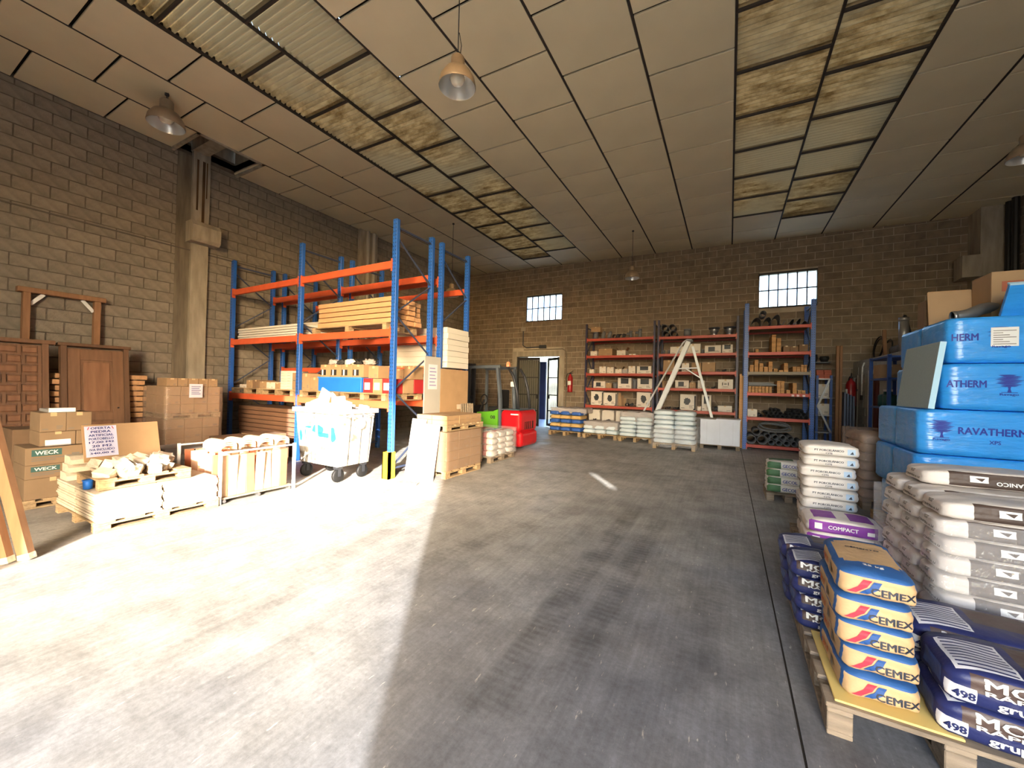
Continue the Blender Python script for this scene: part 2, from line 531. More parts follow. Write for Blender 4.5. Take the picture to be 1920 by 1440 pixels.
MB().box(0.2945, 0.3055, YF, YB, -0.09, -0.006).build('joint_filler', M_DARK, fl)
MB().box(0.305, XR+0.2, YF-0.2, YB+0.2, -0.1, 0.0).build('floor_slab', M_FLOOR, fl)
M_YARD = mat('yard_concrete', (176, 170, 158), 0.9, nz=(1.5, 0.15))
MB().box(-60, 60, -60, YF-0.2, -0.4, -0.03).build('ground', M_YARD, kind='structure')

# walls ---------------------------------------------------------------
WIN = [(-6.86, -5.42, 4.03, 4.95), (0.72, 2.06, 3.98, 4.92)]
GATE = (-7.22, -5.46, 0.0, 2.66)
wl_ = block_wall('wall_left', 'x', XL, +1, YF, YB, lambda u: 6.1, [], M_BLOCK, M_MORTAR, skip=[(3.78, 4.12, 0, 9), (7.95, 8.6, 0, 9)])
wb_ = block_wall('wall_back', 'y', YB, -1, XL-0.2, XR+0.2, ceil_z, WIN + [GATE], M_BLOCKB, M_MORTARB, skip=[(-7.42, -5.26, 0, 2.86)])
wr_ = block_wall('wall_right', 'x', XR, -1, YF, YB, lambda u: 5.85, [(-4.1, -3.66, 4.1, 4.56)], M_BLOCKB, M_MORTARB, nsingle=60)
DOOR = (-1.12, 2.9, -0.01, 5.12)
mb = MB()
for a, b, c, d in cells(XL-0.2, XR+0.2, 0, 6.4, [DOOR]):
    mb.box(a, b, YF-0.2, YF, c, d)
mb.build('wall_front', M_BLOCK, kind='structure')

# ceiling: insulating tiles hung under a dark deck, two strips of corrugated skylight
M_TILE = mat('ceiling_tile', (221, 207, 174), 0.9, var=0.025, nz=(1.2, 0.05), bump=(220, 0.25))
M_TBAR = mat('dark_bar', (52, 44, 38), 0.7)
def sky_material():
    m = bpy.data.materials.new('dirty_corrugated_sheet'); m.use_nodes = True
    N, L = m.node_tree.nodes, m.node_tree.links
    for n in list(N): N.remove(n)
    out = N.new('ShaderNodeOutputMaterial')
    tc = N.new('ShaderNodeTexCoord'); geo = N.new('ShaderNodeNewGeometry')
    mp = N.new('ShaderNodeMapping'); mp.inputs['Scale'].default_value = (1.0, 3.0, 1.0); L.new(geo.outputs['Position'], mp.inputs[0])
    n1 = N.new('ShaderNodeTexNoise'); n1.inputs['Scale'].default_value = 2.6; n1.inputs['Detail'].default_value = 8; n1.inputs['Roughness'].default_value = 0.7
    L.new(mp.outputs[0], n1.inputs['Vector'])
    n2 = N.new('ShaderNodeTexNoise'); n2.inputs['Scale'].default_value = 0.55; n2.inputs['Detail'].default_value = 3; L.new(geo.outputs['Position'], n2.inputs['Vector'])
    cr = N.new('ShaderNodeValToRGB')
    cr.color_ramp.elements[0].position = 0.36; cr.color_ramp.elements[0].color = s2l((126, 102, 66)) + (1,)
    cr.color_ramp.elements[1].position = 0.60; cr.color_ramp.elements[1].color = s2l((204, 182, 138)) + (1,)
    e = cr.color_ramp.elements.new(0.48); e.color = s2l((172, 148, 106)) + (1,)
    L.new(n1.outputs[0], cr.inputs[0])
    mr = N.new('ShaderNodeMapRange'); mr.inputs[1].default_value = 0.42; mr.inputs[2].default_value = 0.6; L.new(n2.outputs[0], mr.inputs[0])
    mx = N.new('ShaderNodeMix'); mx.data_type = 'RGBA'; mx.inputs[7].default_value = s2l((178, 162, 128)) + (1,)
    L.new(mr.outputs[0], mx.inputs[0]); L.new(cr.outputs[0], mx.inputs[6])
    df = N.new('ShaderNodeBsdfPrincipled'); df.inputs['Roughness'].default_value = 0.8; df.inputs['Specular IOR Level'].default_value = 0.1; L.new(mx.outputs[2], df.inputs['Base Color'])
    tr = N.new('ShaderNodeBsdfTranslucent')
    dk = N.new('ShaderNodeHueSaturation'); dk.inputs['Value'].default_value = 0.5; dk.inputs['Saturation'].default_value = 1.15; L.new(mx.outputs[2], dk.inputs['Color']); L.new(dk.outputs[0], tr.inputs[0])
    ms = N.new('ShaderNodeMixShader'); ms.inputs[0].default_value = 0.10
    L.new(df.outputs[0], ms.inputs[1]); L.new(tr.outputs[0], ms.inputs[2]); L.new(ms.outputs[0], out.inputs[0])
    return m
M_SKY = sky_material()
XJ = [-9.8] + [1.09*k for k in range(-8, 0)] + [0.0] + [1.066*k for k in range(1, 5)] + [5.4]
TILT = math.atan(0.0185)
deck = MB()
SK = {(-6.54, -4.36): 12.1, (0.0, 2.132): 11.65}
def is_sky(x0, x1, y):
    for (a, b), ye in SK.items():
        if x0 > a-0.05 and x1 < b+0.05 and y < ye: return True
    return False
for a, b, c, d in cells(XL-0.2, XR+0.2, YF-0.2, YB+0.2, [(-6.54, -4.36, YF+0.3, 12.1), (0.0, 2.132, YF+0.3, 11.65), (-9.8, -8.74, 3.5, 4.6)]):
    za, zb = ceil_z(a), ceil_z(b)
    v = [deck.bm.verts.new(p) for p in ((a,c,za+0.07),(b,c,zb+0.07),(b,d,zb+0.07),(a,d,za+0.07),(a,c,za+0.2),(b,c,zb+0.2),(b,d,zb+0.2),(a,d,za+0.2))]
    for f in ((0,3,2,1),(4,5,6,7),(0,1,5,4),(1,2,6,5),(2,3,7,6),(3,0,4,7)): deck.bm.faces.new([v[i] for i in f])
ceiling = deck.build('ceiling', M_DARK, kind='structure')
tile_cache = {}
def tile(x0, x1, y0, y1):
    g = 0.017
    k = (round(x1-x0-2*g, 3), round(y1-y0-2*g, 3))
    if k not in tile_cache: tile_cache[k] = MB().cbox(-k[0]/2, k[0]/2, -k[1]/2, k[1]/2, 0, 0.03, 0.004).mesh('tile')
    xm = (x0+x1)/2
    add('ceiling_tile', tile_cache[k], M_TILE, ceiling, (xm, (y0+y1)/2, ceil_z(xm)), rot=(0, TILT, 0))
def corr_mesh(w, l, n=13, amp=0.03):
    bm = bmesh.new(); rows = []
    steps = n*6
    for i in range(steps+1):
        y = -l/2 + l*i/steps
        z = amp*math.sin(2*PI*i/6.0)
        rows.append([bm.verts.new((x, y, z)) for x in (-w/2, 0, w/2)])
    for A, B in zip(rows, rows[1:]):
        for k in (0, 1): bm.faces.new((A[k], A[k+1], B[k+1], B[k]))
    me = bpy.data.meshes.new('corrugated'); bm.to_mesh(me); bm.free()
    for p in me.polygons: p.use_smooth = True
    return me
corr = {}
xbars = []
for ci, (x0, x1) in enumerate(zip(XJ, XJ[1:])):
    off = 5.19 if ci % 2 == 1 else 5.72
    if x0 < -9: off = 4.56
    if x0 < -8: off = 4.56 if ci == 0 else off
    ys = [YF] + [off + 1.03*k for k in range(-11, 9) if YF + 0.1 < off + 1.03*k < YB - 0.1] + [YB]
    sky_col = any(x0 > a-0.05 and x1 < b+0.05 for (a, b) in SK)
    for y0, y1 in zip(ys, ys[1:]):
        xm = (x0+x1)/2
        if ci == 0 and 3.45 < (y0+y1)/2 < 4.6: continue
        if sky_col and is_sky(x0, x1, (y0+y1)/2):
            k = (round(x1-x0, 3), round(y1-y0, 3))
            if k not in corr: corr[k] = corr_mesh(x1-x0+0.02, y1-y0+0.07, max(2, int(round(13*(y1-y0)))))
            add('skylight_panel', corr[k], M_SKY, ceiling, (xm, (y0+y1)/2, ceil_z(xm)+0.062), rot=(0, TILT, 0))
            xbars.append((x0, x1, y1))
        else:
            tile(x0, x1, y0, y1)
for x in XJ[1:-1]:
    MB().box(-0.014, 0.014, YF, YB, 0.0, 0.04).build('ceiling_bar', M_TBAR, ceiling, (x, 0, ceil_z(x)))
cb = {}
for x0, x1, y in xbars:
    k = round(x1-x0, 3)
    if k not in cb: cb[k] = MB().box(-k/2, k/2, -0.014, 0.014, 0.0, 0.034).mesh('bar')
    add('ceiling_bar', cb[k], M_TBAR, ceiling, ((x0+x1)/2, y, ceil_z((x0+x1)/2)), rot=(0, TILT, 0))
# roof void above the missing tile: concrete beam and gutter
MB().box(XL, -8.7, 3.45, 3.5, 6.05, 6.7).box(XL, -8.7, 4.6, 4.65, 6.05, 6.7).box(-8.74, -8.7, 3.45, 4.65, 6.05, 6.7).box(XL-0.2, -8.7, 3.45, 4.65, 6.7, 6.75).box(XL-0.2, XL-0.02, 3.45, 4.65, 6.3, 6.75).build('roof_void', M_CONC, ceiling)
MB().box(XL, -8.76, 3.78, 4.06, 6.2, 6.6).build('roof_beam', M_CONC, ceiling)

# columns, corbel, ledge cable
trim = MB().box(XL-0.05, XL+0.09, 3.8, 4.1, 0, 6.3).build('trim_1', M_CONC, kind='structure')
MB().prism([(0, 4.3), (0.28, 4.3), (0.34, 4.36), (0.34, 4.62), (0.26, 4.72), (0, 4.72)], 0, 0.5).build('corbel', M_CONC, trim, (XL, 3.72, 0))
MB().box(XL, XL+0.02, 3.56, 3.8, 0, 6.1).build('mortar_band', mat('stained_render', (112, 102, 88), 0.95, nz=(3, 0.3), stretch=(1, 4, 0.5)), trim)
M_RUST = mat('rust_stain', (84, 62, 40), 0.95, nz=(4, 0.5), stretch=(1, 9, 0.5))
for a, b, c in ((3.86, 0.035, 5.0), (3.96, 0.05, 4.75), (4.03, 0.02, 5.3)):
    MB().box(XL+0.088, XL+0.0925, a, a+b, c, 6.05).build('rust_streak', M_RUST, trim)
t2 = MB().box(XL-0.05, XL+0.12, 7.95, 8.6, 0, 6.3).build('trim_2', M_CONC, kind='structure')
for y in (8.2, 8.42): MB().tube([(XL+0.16, y, 0.0), (XL+0.16, y, 6.1)], 0.05, 10).build('downpipe', mat('pale_pipe', (176, 170, 158), 0.6), t2)
t3 = MB().box(4.92, XR, 12.85, YB, 0, 6.3).build('trim_3', M_CONC, kind='structure')
MB().box(4.62, 4.95, 12.8, 13.2, 4.25, 4.75).build('corbel', M_CONC, t3)
for y in (12.72, 12.5): MB().tube([(XR-0.1, y, 0.0), (XR-0.1, y, 6.0)], 0.06, 10).build('downpipe', mat('black_pipe', (28, 26, 25), 0.5), t3)
M_CABLE = mat('cable_grey', (96, 88, 78), 0.7)
MB().box(XL, XL+0.035, YF, 13.3, 4.14, 4.16).build('wall_ledge', M_CABLE, wl_)

# ------------------------------------------------------------------ shared object builders
M_WOOD = mat('pallet_wood', (164, 140, 108), 0.85, var=0.14, nz=(5, 0.25), bump=(40, 0.3), stretch=(1, 6, 6))
M_WOODG = mat('grey_pallet_wood', (138, 124, 108), 0.9, var=0.14, nz=(5, 0.28), bump=(40, 0.3), stretch=(1, 6, 6))
M_CARD = mat('cardboard', (160, 130, 98), 0.85, var=0.08, nz=(4, 0.08))
M_CARDD = mat('cardboard_dark', (124, 98, 74), 0.85, var=0.1, nz=(4, 0.1))
M_WCARD = mat('white_carton', (214, 206, 194), 0.8, var=0.07, nz=(6, 0.06))
M_GCARD = mat('grey_carton', (156, 152, 148), 0.8, var=0.08)
M_RCARD = mat('red_carton', (168, 44, 46), 0.6, var=0.1)
M_TAPE = mat('packing_tape', (196, 168, 128), 0.3)
M_INK = mat('black_print', (38, 36, 36), 0.7)
M_GINK = mat('grey_print', (120, 112, 104), 0.8)
M_PAPER = mat('white_paper', (232, 230, 226), 0.8)
M_BLUE = None
def rack_blue():
    m = bpy.data.materials.new('perforated_blue_steel'); m.use_nodes = True
    N, L = m.node_tree.nodes, m.node_tree.links
    b = N['Principled BSDF']; b.inputs['Roughness'].default_value = 0.42
    tc = N.new('ShaderNodeTexCoord'); s = N.new('ShaderNodeSeparateXYZ'); L.new(tc.outputs['Object'], s.inputs[0])
    def mth(op, a, v=None, w=None):
        q = N.new('ShaderNodeMath'); q.operation = op
        for i, t in enumerate((a, v, w)):
            if t is None: continue
            if isinstance(t, (int, float)): q.inputs[i].default_value = t
            else: L.new(t, q.inputs[i])
        return q.outputs[0]
    z = mth('FRACT', mth('DIVIDE', s.outputs[2], 0.06))
    hz = mth('LESS_THAN', mth('ABSOLUTE', mth('SUBTRACT', z, 0.5)), 0.17)
    hx = mth('LESS_THAN', mth('ABSOLUTE', mth('SUBTRACT', mth('ABSOLUTE', s.outputs[0]), 0.022)), 0.007)
    k = mth('MULTIPLY', hz, hx)
    n = N.new('ShaderNodeTexNoise'); n.inputs['Scale'].default_value = 7; L.new(tc.outputs['Object'], n.inputs['Vector'])
    r = N.new('ShaderNodeMapRange'); r.inputs[3].default_value = 0.8; r.inputs[4].default_value = 1.15; L.new(n.outputs[0], r.inputs[0])
    mx = N.new('ShaderNodeMix'); mx.data_type = 'RGBA'
    mx.inputs[6].default_value = s2l((38, 92, 176)) + (1,); mx.inputs[7].default_value = s2l((14, 24, 46)) + (1,)
    L.new(k, mx.inputs[0])
    h = N.new('ShaderNodeHueSaturation'); L.new(mx.outputs[2], h.inputs['Color']); L.new(r.outputs[0], h.inputs['Value'])
    L.new(h.outputs[0], b.inputs['Base Color'])
    return m
M_BLUE = rack_blue()
M_BLUEP = mat('blue_steel', (40, 78, 150), 0.45, nz=(6, 0.12))
M_ORANGE = mat('orange_beam', (204, 90, 56), 0.45, var=0.05, nz=(5, 0.1))
M_REDB = mat('red_brown_beam', (172, 70, 54), 0.45, var=0.06, nz=(5, 0.12))
M_STEEL = mat('galvanised_steel', (150, 150, 152), 0.35, metal=0.8)
M_DSTEEL = mat('dark_steel', (58, 60, 66), 0.45, metal=0.4)
M_BRACE = mat('brace_steel', (74, 84, 110), 0.4, metal=0.4)
M_FILM = mat('stretch_film', (226, 226, 230), 0.12, alpha=0.2, spec=0.9, bump=(18, 1.0))
M_FILMD = mat('dusty_film', (206, 198, 196), 0.25, alpha=0.6, spec=0.8, bump=(16, 1.0))
M_PVC = mat('grey_pvc', (104, 106, 110), 0.5, var=0.12)
M_PVCD = mat('dark_pvc', (48, 50, 54), 0.5, var=0.15)
M_TIMBER = mat('pine_batten', (196, 150, 100), 0.75, var=0.14, nz=(7, 0.15), stretch=(6, 1, 6))
M_WHITE = mat('white_paint', (232, 232, 230), 0.4)
M_BLACK = mat('black_rubber', (24, 24, 25), 0.6)
M_CHIP = mat('plywood_shelf', (158, 138, 112), 0.85, nz=(8, 0.12))

PAL = {}
def pallet(label, x0, x1, y0, y1, z=0.0, m=None, h=0.14, group=None):
    """wooden pallet: deck boards along X, stringers along Y, nine blocks, bottom runners"""
    m = m or M_WOOD
    t = thing('pallet', label, 'pallet', ((x0+x1)/2, (y0+y1)/2, z), 0, group)
    w, d = x1-x0, y1-y0
    bt = 0.02
    n = max(4, int(round(d/0.19)))
    bw = d/n*0.72
    kb = ('b', round(w, 3), round(bw, 3))
    if kb not in PAL: PAL[kb] = MB().cbox(-w/2, w/2, -bw/2, bw/2, 0, bt, 0.003).mesh('deck_board')
    for i in range(n):
        y = -d/2 + bw/2 + (d-bw)*i/(n-1)
        add('deck_board', PAL[kb], m, t, (0, y, h-bt))
    ks = ('s', round(d, 3))
    if ks not in PAL: PAL[ks] = MB().cbox(-0.045, 0.045, -d/2, d/2, 0, bt, 0.003).mesh('stringer')
    kk = ('k', round(h, 3))
    if kk not in PAL: PAL[kk] = MB().cbox(-0.045, 0.045, -0.06, 0.06, 0, h-3*bt, 0.004).mesh('block')
    for x in (-w/2+0.05, 0, w/2-0.05):
        add('stringer', PAL[ks], m, t, (x, 0, h-2*bt))
        add('stringer', PAL[ks], m, t, (x, 0, 0))
        for y in (-d/2+0.06, 0, d/2-0.06):
            add('block', PAL[kk], m, t, (x, y, bt))
    return t

def carton(label, x, y, z, sx, sy, sz, m, rz=0, hole=None, prints=1, tape=True, group=None, name='cardboard_box', front='-y', torn=False, flaps=False, seed=0):
    """carton; x, y, z = centre of the base; front face -y (or +x) carries the print and the torn or cut opening"""
    t = thing(name, label, 'box', (x, y, z), rz if front == '-y' else rz + PI/2, group)
    if front == '+x': sx, sy = sy, sx
    c = 0.004
    if hole is None:
        add('carton', boxmesh(sx, sy, sz, c), m, t)
    else:
        a, b, p, q = hole   # fractions of width and height
        th = 0.006
        mb = MB()
        mb.box(-sx/2, -sx/2+th, -sy/2, sy/2, 0, sz).box(sx/2-th, sx/2, -sy/2, sy/2, 0, sz)
        mb.box(-sx/2, sx/2, sy/2-th, sy/2, 0, sz).box(-sx/2, sx/2, -sy/2, sy/2, 0, th).box(-sx/2, sx/2, -sy/2, sy/2, sz-th, sz)
        if torn:
            rnd = random.Random(seed)
            n = 12
            cx, cz = (a+b)/2*sx-sx/2, (p+q)/2*sz
            outer, inner = [], []
            for i in range(n*2):
                an = 2*PI*i/(n*2)
                dx, dz = math.cos(an), math.sin(an)
                s = min((sx/2 - math.copysign(cx, dx)*(1 if dx else 0))/max(abs(dx), 1e-4) if dx > 0 else (sx/2 + cx)/max(abs(dx), 1e-4),
                        (sz-cz)/max(abs(dz), 1e-4) if dz > 0 else cz/max(abs(dz), 1e-4))
                outer.append((cx+dx*s, cz+dz*s))
                r = 0.75 + rnd.random()*0.4
                inner.append((cx+dx*(b-a)/2*sx*r, cz+dz*(q-p)/2*sz*r))
            for yy in (-sy/2, -sy/2+th):
                O = [mb.bm.verts.new((u, yy, v)) for u, v in outer]; I = [mb.bm.verts.new((u, yy, v)) for u, v in inner]
                for i in range(n*2):
                    k = (i+1) % (n*2)
                    mb.bm.faces.new((O[i], O[k], I[k], I[i]))
        else:
            for u0, u1, v0, v1 in ((0, a, 0, 1), (b, 1, 0, 1), (a, b, 0, p), (a, b, q, 1)):
                if u1-u0 > 0.01 and v1-v0 > 0.01:
                    mb.box(-sx/2+u0*sx, -sx/2+u1*sx, -sy/2, -sy/2+th, v0*sz, v1*sz)
        mb.build('carton', m, t)
        MB().cbox(-sx/2+0.02, sx/2-0.02, -sy/2+0.035, sy/2-0.03, 0.008, sz*0.9, 0.01).build('contents', M_PVCD, t)
    if tape and hole is None:
        MB().box(-0.025, 0.025, -sy/2-0.0012, sy/2+0.0012, sz*0.82, sz+0.0015).build('tape', M_TAPE, t)
    if flaps:
        for s in (-1, 1):
            f = MB().box(0, 0.004, -sy/2*0.9, sy/2*0.9, 0, sx*0.45).build('flap', M_CARDD, t, (s*sx/2, 0, sz), rot=(0, s*0.5, 0))
    if prints:
        rnd = random.Random(seed+int(abs(x)*97)+int(z*31))
        mb = MB(); yy = -sy/2-0.0012
        w = sx*0.32; x0 = sx*(0.08 + 0.05*rnd.random()); z0 = sz*0.14
        for i in range(3):
            mb.box(x0, x0+w*(0.6+0.4*rnd.random()), yy, yy+0.001, z0+i*sz*0.07, z0+i*sz*0.07+sz*0.03)
        mb.box(-sx*0.42, -sx*0.2, yy, yy+0.001, sz*0.12, sz*0.16)
        mb.build('print', M_GINK if m != M_RCARD else M_PAPER, t)
    return t

def rack(label, xs, y0, y1, ztop, levels, mb_post, mb_beam, beam_h=0.11, pw=0.09, shelf=None, name='pallet_rack', braces=True, deckm=None, group=None, low_beam_front=None):
    """steel rack: uprights at xs, front y0 and rear y1; beams along X at each level"""
    t = thing(name, label, 'rack', (0, 0, 0), 0, group)
    post = MB().cbox(-pw/2, pw/2, -0.035, 0.035, 0, ztop, 0.004).mesh('post')
    foot = MB().cbox(-pw/2-0.012, pw/2+0.012, -0.05, 0.05, 0, 0.008, 0.002).mesh('foot_plate')
    for x in xs:
        for y in (y0, y1):
            p = add('post', post, mb_post, t, (x, y, 0))
            add('foot_plate', foot, M_STEEL, p, (0, 0, 0))
        if braces:
            zz = 0.15; k = 0
            while zz + 0.55 < ztop:
                a, b = (y0, y1) if k % 2 == 0 else (y1, y0)
                MB().beam((x, a, zz), (x, b, zz+0.62), 0.028, 0.018).build('brace', M_BRACE, t)
                zz += 0.62; k += 1
            for z in (0.15, ztop-0.12):
                MB().beam((x, y0, z), (x, y1, z), 0.03, 0.03).build('brace', M_BRACE, t)
    for xa, xb in zip(xs, xs[1:]):
        for lv in levels:
            z, m = lv if isinstance(lv, tuple) else (lv, mb_beam)
            for y, sg in ((y0, -1), (y1, 1)):
                yy = y + sg*0.015
                bm_ = MB().cbox(xa+pw/2+0.008, xb-pw/2-0.008, yy-0.025, yy+0.025, z-beam_h, z, 0.006).build('beam', m, t)
                for xe in (xa+pw/2, xb-pw/2):
                    MB().box(xe-0.012, xe+0.012, yy-0.032, yy+0.032, z-beam_h-0.05, z+0.03).build('connector', m, bm_)
            if shelf:
                MB().box(xa+0.05, xb-0.05, y0+0.015, y1-0.015, z-0.03, z-0.005).build('shelf_board', shelf, t)
    return t

BAGM = {}
def bag_mesh(L_, W_, H_, seed, soft=0.25, wr=0.006, n=5.0, cuts=7):
    k = (L_, W_, H_, seed, soft, n)
    if k in BAGM: return BAGM[k]
    bm = bmesh.new()
    bmesh.ops.create_cube(bm, size=2.0)
    bmesh.ops.subdivide_edges(bm, edges=bm.edges[:], cuts=cuts, use_grid_fill=True)
    for v in bm.verts:
        p = v.co.copy()
        s = (abs(p.x)**n + abs(p.y)**n + abs(p.z)**n) ** (1.0/n)
        m_ = max(abs(p.x), abs(p.y), abs(p.z))
        q = p * (m_/s)
        x, y, z = q
        pin = 1 - soft*(abs(x)**5)*0.9 - soft*0.35*(abs(y)**4)
        z *= pin
        nn = noise.noise(Vector((p.x*2.2+seed*7.1, p.y*2.2, p.z*1.4)))*wr*2.2 + noise.noise(Vector((p.x*5+seed*3.3, p.y*5, p.z*3)))*wr
        co = Vector((x*L_/2, y*W_/2, z*H_/2))
        d = Vector((x, y, z)).normalized()
        co += d*nn
        co.z += -0.10*H_*(abs(x)**4)
        v.co = co
    zm = min(v.co.z for v in bm.verts)
    for v in bm.verts: v.co.z = max(0.0, v.co.z + H_/2)
    bmesh.ops.recalc_face_normals(bm, faces=bm.faces)
    me = bpy.data.meshes.new('bag'); bm.to_mesh(me)
    bv = BVHTree.FromBMesh(bm); bm.free()
    for p in me.polygons: p.use_smooth = True
    BAGM[k] = (me, bv)
    return BAGM[k]

def film_box(label, x0, x1, y0, y1, z0, z1, m, seed=1, wr=0.02, top=True, group=None, cat='film', name='stretch_film', skirt=0.0):
    """loose plastic sheet hugging a stack: sides and top as one wrinkled thin skin with thickness"""
    mb = MB()
    nx, ny, nz = 14, 12, 10
    def P(x, y, z):
        f = noise.noise(Vector((x*5+seed*3.7, y*5, z*6)))*wr + noise.noise(Vector((x*13, y*13+seed, z*11)))*wr*0.5
        c = Vector(((x0+x1)/2, (y0+y1)/2, (z0+z1)/2))
        d = Vector((x, y, z))-c
        d = Vector((d.x/(x1-x0), d.y/(y1-y0), d.z/(z1-z0))).normalized()
        return mb.bm.verts.new(Vector((x, y, z)) + d*f)
    ring = []
    loop = [(x0+(x1-x0)*i/nx, y0) for i in range(nx)] + [(x1, y0+(y1-y0)*i/ny) for i in range(ny)] + [(x1-(x1-x0)*i/nx, y1) for i in range(nx)] + [(x0, y1-(y1-y0)*i/ny) for i in range(ny)]
    for k in range(nz+1):
        z = z0+(z1-z0)*k/nz
        ring.append([P(x, y, z) for x, y in loop])
    n = len(loop)
    for A, B in zip(ring, ring[1:]):
        for i in range(n): mb.bm.faces.new((A[i], A[(i+1) % n], B[(i+1) % n], B[i]))
    if top:
        prev = ring[-1]
        cx, cy = (x0+x1)/2, (y0+y1)/2
        for s in (0.75, 0.45, 0.15):
            cur = [P(cx+(x-cx)*s, cy+(y-cy)*s, z1+0.02*(1-s)) for x, y in loop]
            for i in range(n): mb.bm.faces.new((prev[i], prev[(i+1) % n], cur[(i+1) % n], cur[i]))
            prev = cur
        mb.bm.faces.new(prev)
    o = mb.build(name, m, smooth=True, label=label, cat=cat, group=group)
    return o

# ------------------------------------------------------------------ back wall: windows, gate, fittings
M_FRAME = mat('dark_window_bar', (52, 48, 44), 0.7)
def glass_mat():
    m = bpy.data.materials.new('frosted_pane'); m.use_nodes = True
    N, L = m.node_tree.nodes, m.node_tree.links
    for n in list(N): N.remove(n)
    out = N.new('ShaderNodeOutputMaterial'); a = N.new('ShaderNodeBsdfTransparent'); b = N.new('ShaderNodeBsdfTranslucent'); g = N.new('ShaderNodeBsdfGlossy')
    b.inputs[0].default_value = (0.9, 0.93, 1, 1); g.inputs['Roughness'].default_value = 0.2; a.inputs[0].default_value = (0.92, 0.95, 1, 1)
    m1 = N.new('ShaderNodeMixShader'); m1.inputs[0].default_value = 0.55; L.new(a.outputs[0], m1.inputs[1]); L.new(b.outputs[0], m1.inputs[2])
    m2 = N.new('ShaderNodeMixShader'); m2.inputs[0].default_value = 0.05; L.new(m1.outputs[0], m2.inputs[1]); L.new(g.outputs[0], m2.inputs[2])
    L.new(m2.outputs[0], out.inputs[0]); return m
M_PANE = glass_mat()
for wi, (a, b, c, d) in enumerate(WIN):
    w = MB().box(a-0.03, b+0.03, YB-0.01, YB+0.06, c-0.05, c).box(a-0.03, b+0.03, YB-0.01, YB+0.06, d, d+0.04).box(a-0.03, a, YB-0.01, YB+0.06, c, d).box(b, b+0.03, YB-0.01, YB+0.06, c, d).build('window_%d' % (wi+1), M_FRAME, kind='structure')
    n = 6; pw = (b-a)/n
    for i in range(1, n): MB().box(a+pw*i-0.014, a+pw*i+0.014, YB-0.005, YB+0.05, c, d).build('mullion', M_FRAME, w)
    MB().box(a, b, YB-0.005, YB+0.05, (c+d)/2-0.014, (c+d)/2+0.014).build('mullion', M_FRAME, w)
    for i in range(n):
        for j in range(2):
            MB().box(a+pw*i+0.014, a+pw*(i+1)-0.014, YB+0.015, YB+0.022, c+(d-c)/2*j+0.014, c+(d-c)/2*(j+1)-0.014).build('pane', M_PANE, w)

# gate: concrete surround, two barred steel leaves, room behind
M_GATE = mat('gate_steel', (50, 48, 46), 0.55, metal=0.3)
M_BAR = mat('gate_bar', (120, 116, 106), 0.5, metal=0.3)
g0, g1, gz = GATE[0], GATE[1], GATE[3]
fr = MB().box(g0-0.2, g0, YB-0.03, YB+0.2, 0, gz+0.2).box(g1, g1+0.2, YB-0.03, YB+0.2, 0, gz+0.2).box(g0, g1, YB-0.03, YB+0.2, gz, gz+0.2).build('trim_4', M_CONC, kind='structure')
def leaf(label, hinge, w, h, rz, sheet):
    t = thing('barred_gate', label, 'gate', hinge, rz)
    for nm, bx in (('stile', (0, 0.06, 0, h)), ('stile', (w-0.06, w, 0, h)), ('rail', (0.06, w-0.06, h-0.1, h)), ('rail', (0.06, w-0.06, 0, 0.1)),
                   ('rail', (0.06, w-0.06, h*0.70, h*0.70+0.04)), ('rail', (0.06, w-0.06, h*0.45, h*0.45+0.04)), ('rail', (0.06, w-0.06, h*0.22, h*0.22+0.04))):
        MB().box(bx[0], bx[1], -0.02, 0.02, bx[2], bx[3]).build(nm, M_GATE, t)
    n = 9
    bar = MB().box(-0.009, 0.009, -0.009, 0.009, 0, h-0.2).mesh('bar')
    for i in range(n): add('bar', bar, M_BAR if sheet else M_GATE, t, (0.06+(w-0.12)*(i+0.5)/n, 0.0, 0.1))
    if sheet: MB().box(0.06, w-0.06, 0.022, 0.028, 0.1, h-0.1).build('backing_sheet', mat('gate_sheet', (86, 84, 74), 0.8, nz=(3, 0.15)), t)
    k = MB().box(w-0.1 if w > 0 else 0, w-0.02, -0.06, -0.02, h*0.40, h*0.46).build('lock', M_BLACK, t)
    return t
leaf('dark barred steel gate leaf backed with sheet, left of the doorway gap', (g0+0.02, YB+0.02, 0.03), 0.93, 2.6, 0.05, True)
lf = leaf('open dark barred steel gate leaf with light between bars, beside fire extinguisher', (g1-0.02, YB+0.02, 0.03), 0.8, 2.6, PI-0.62, False)
# annexe behind the gate
M_ANX = mat('annexe_wall', (196, 192, 186), 0.9)
anx = MB().box(-9.5, -8.6, 16.9, 17.1, 0, 3).box(-5.9, -4.2, 16.9, 17.1, 0, 0.02).box(-9.5, -8.6, 13.6, 17.1, 0, 3).box(-4.3, -4.2, 13.6, 17.1, 0, 3).build('wall_annexe', M_ANX, kind='structure')
MB().box(-9.5, -4.2, 13.6, 17.1, -0.4, 0.0).build('floor_annexe', mat('annexe_floor', (150, 158, 180), 0.5, nz=(2, 0.1)), kind='structure')
MB().box(-9.5, -4.2, 13.6, 17.1, 3.0, 3.1).build('ceiling_annexe', M_ANX, kind='structure')
MB().box(-8.6, -7.55, 16.88, 17.0, 0, 2.72).build('door_1', mat('navy_panel', (28, 36, 74), 0.6, nz=(3, 0.15)), kind='structure')
M_BBAG = mat('blue_film_bag', (150, 172, 216), 0.4, var=0.1, nz=(6, 0.15))
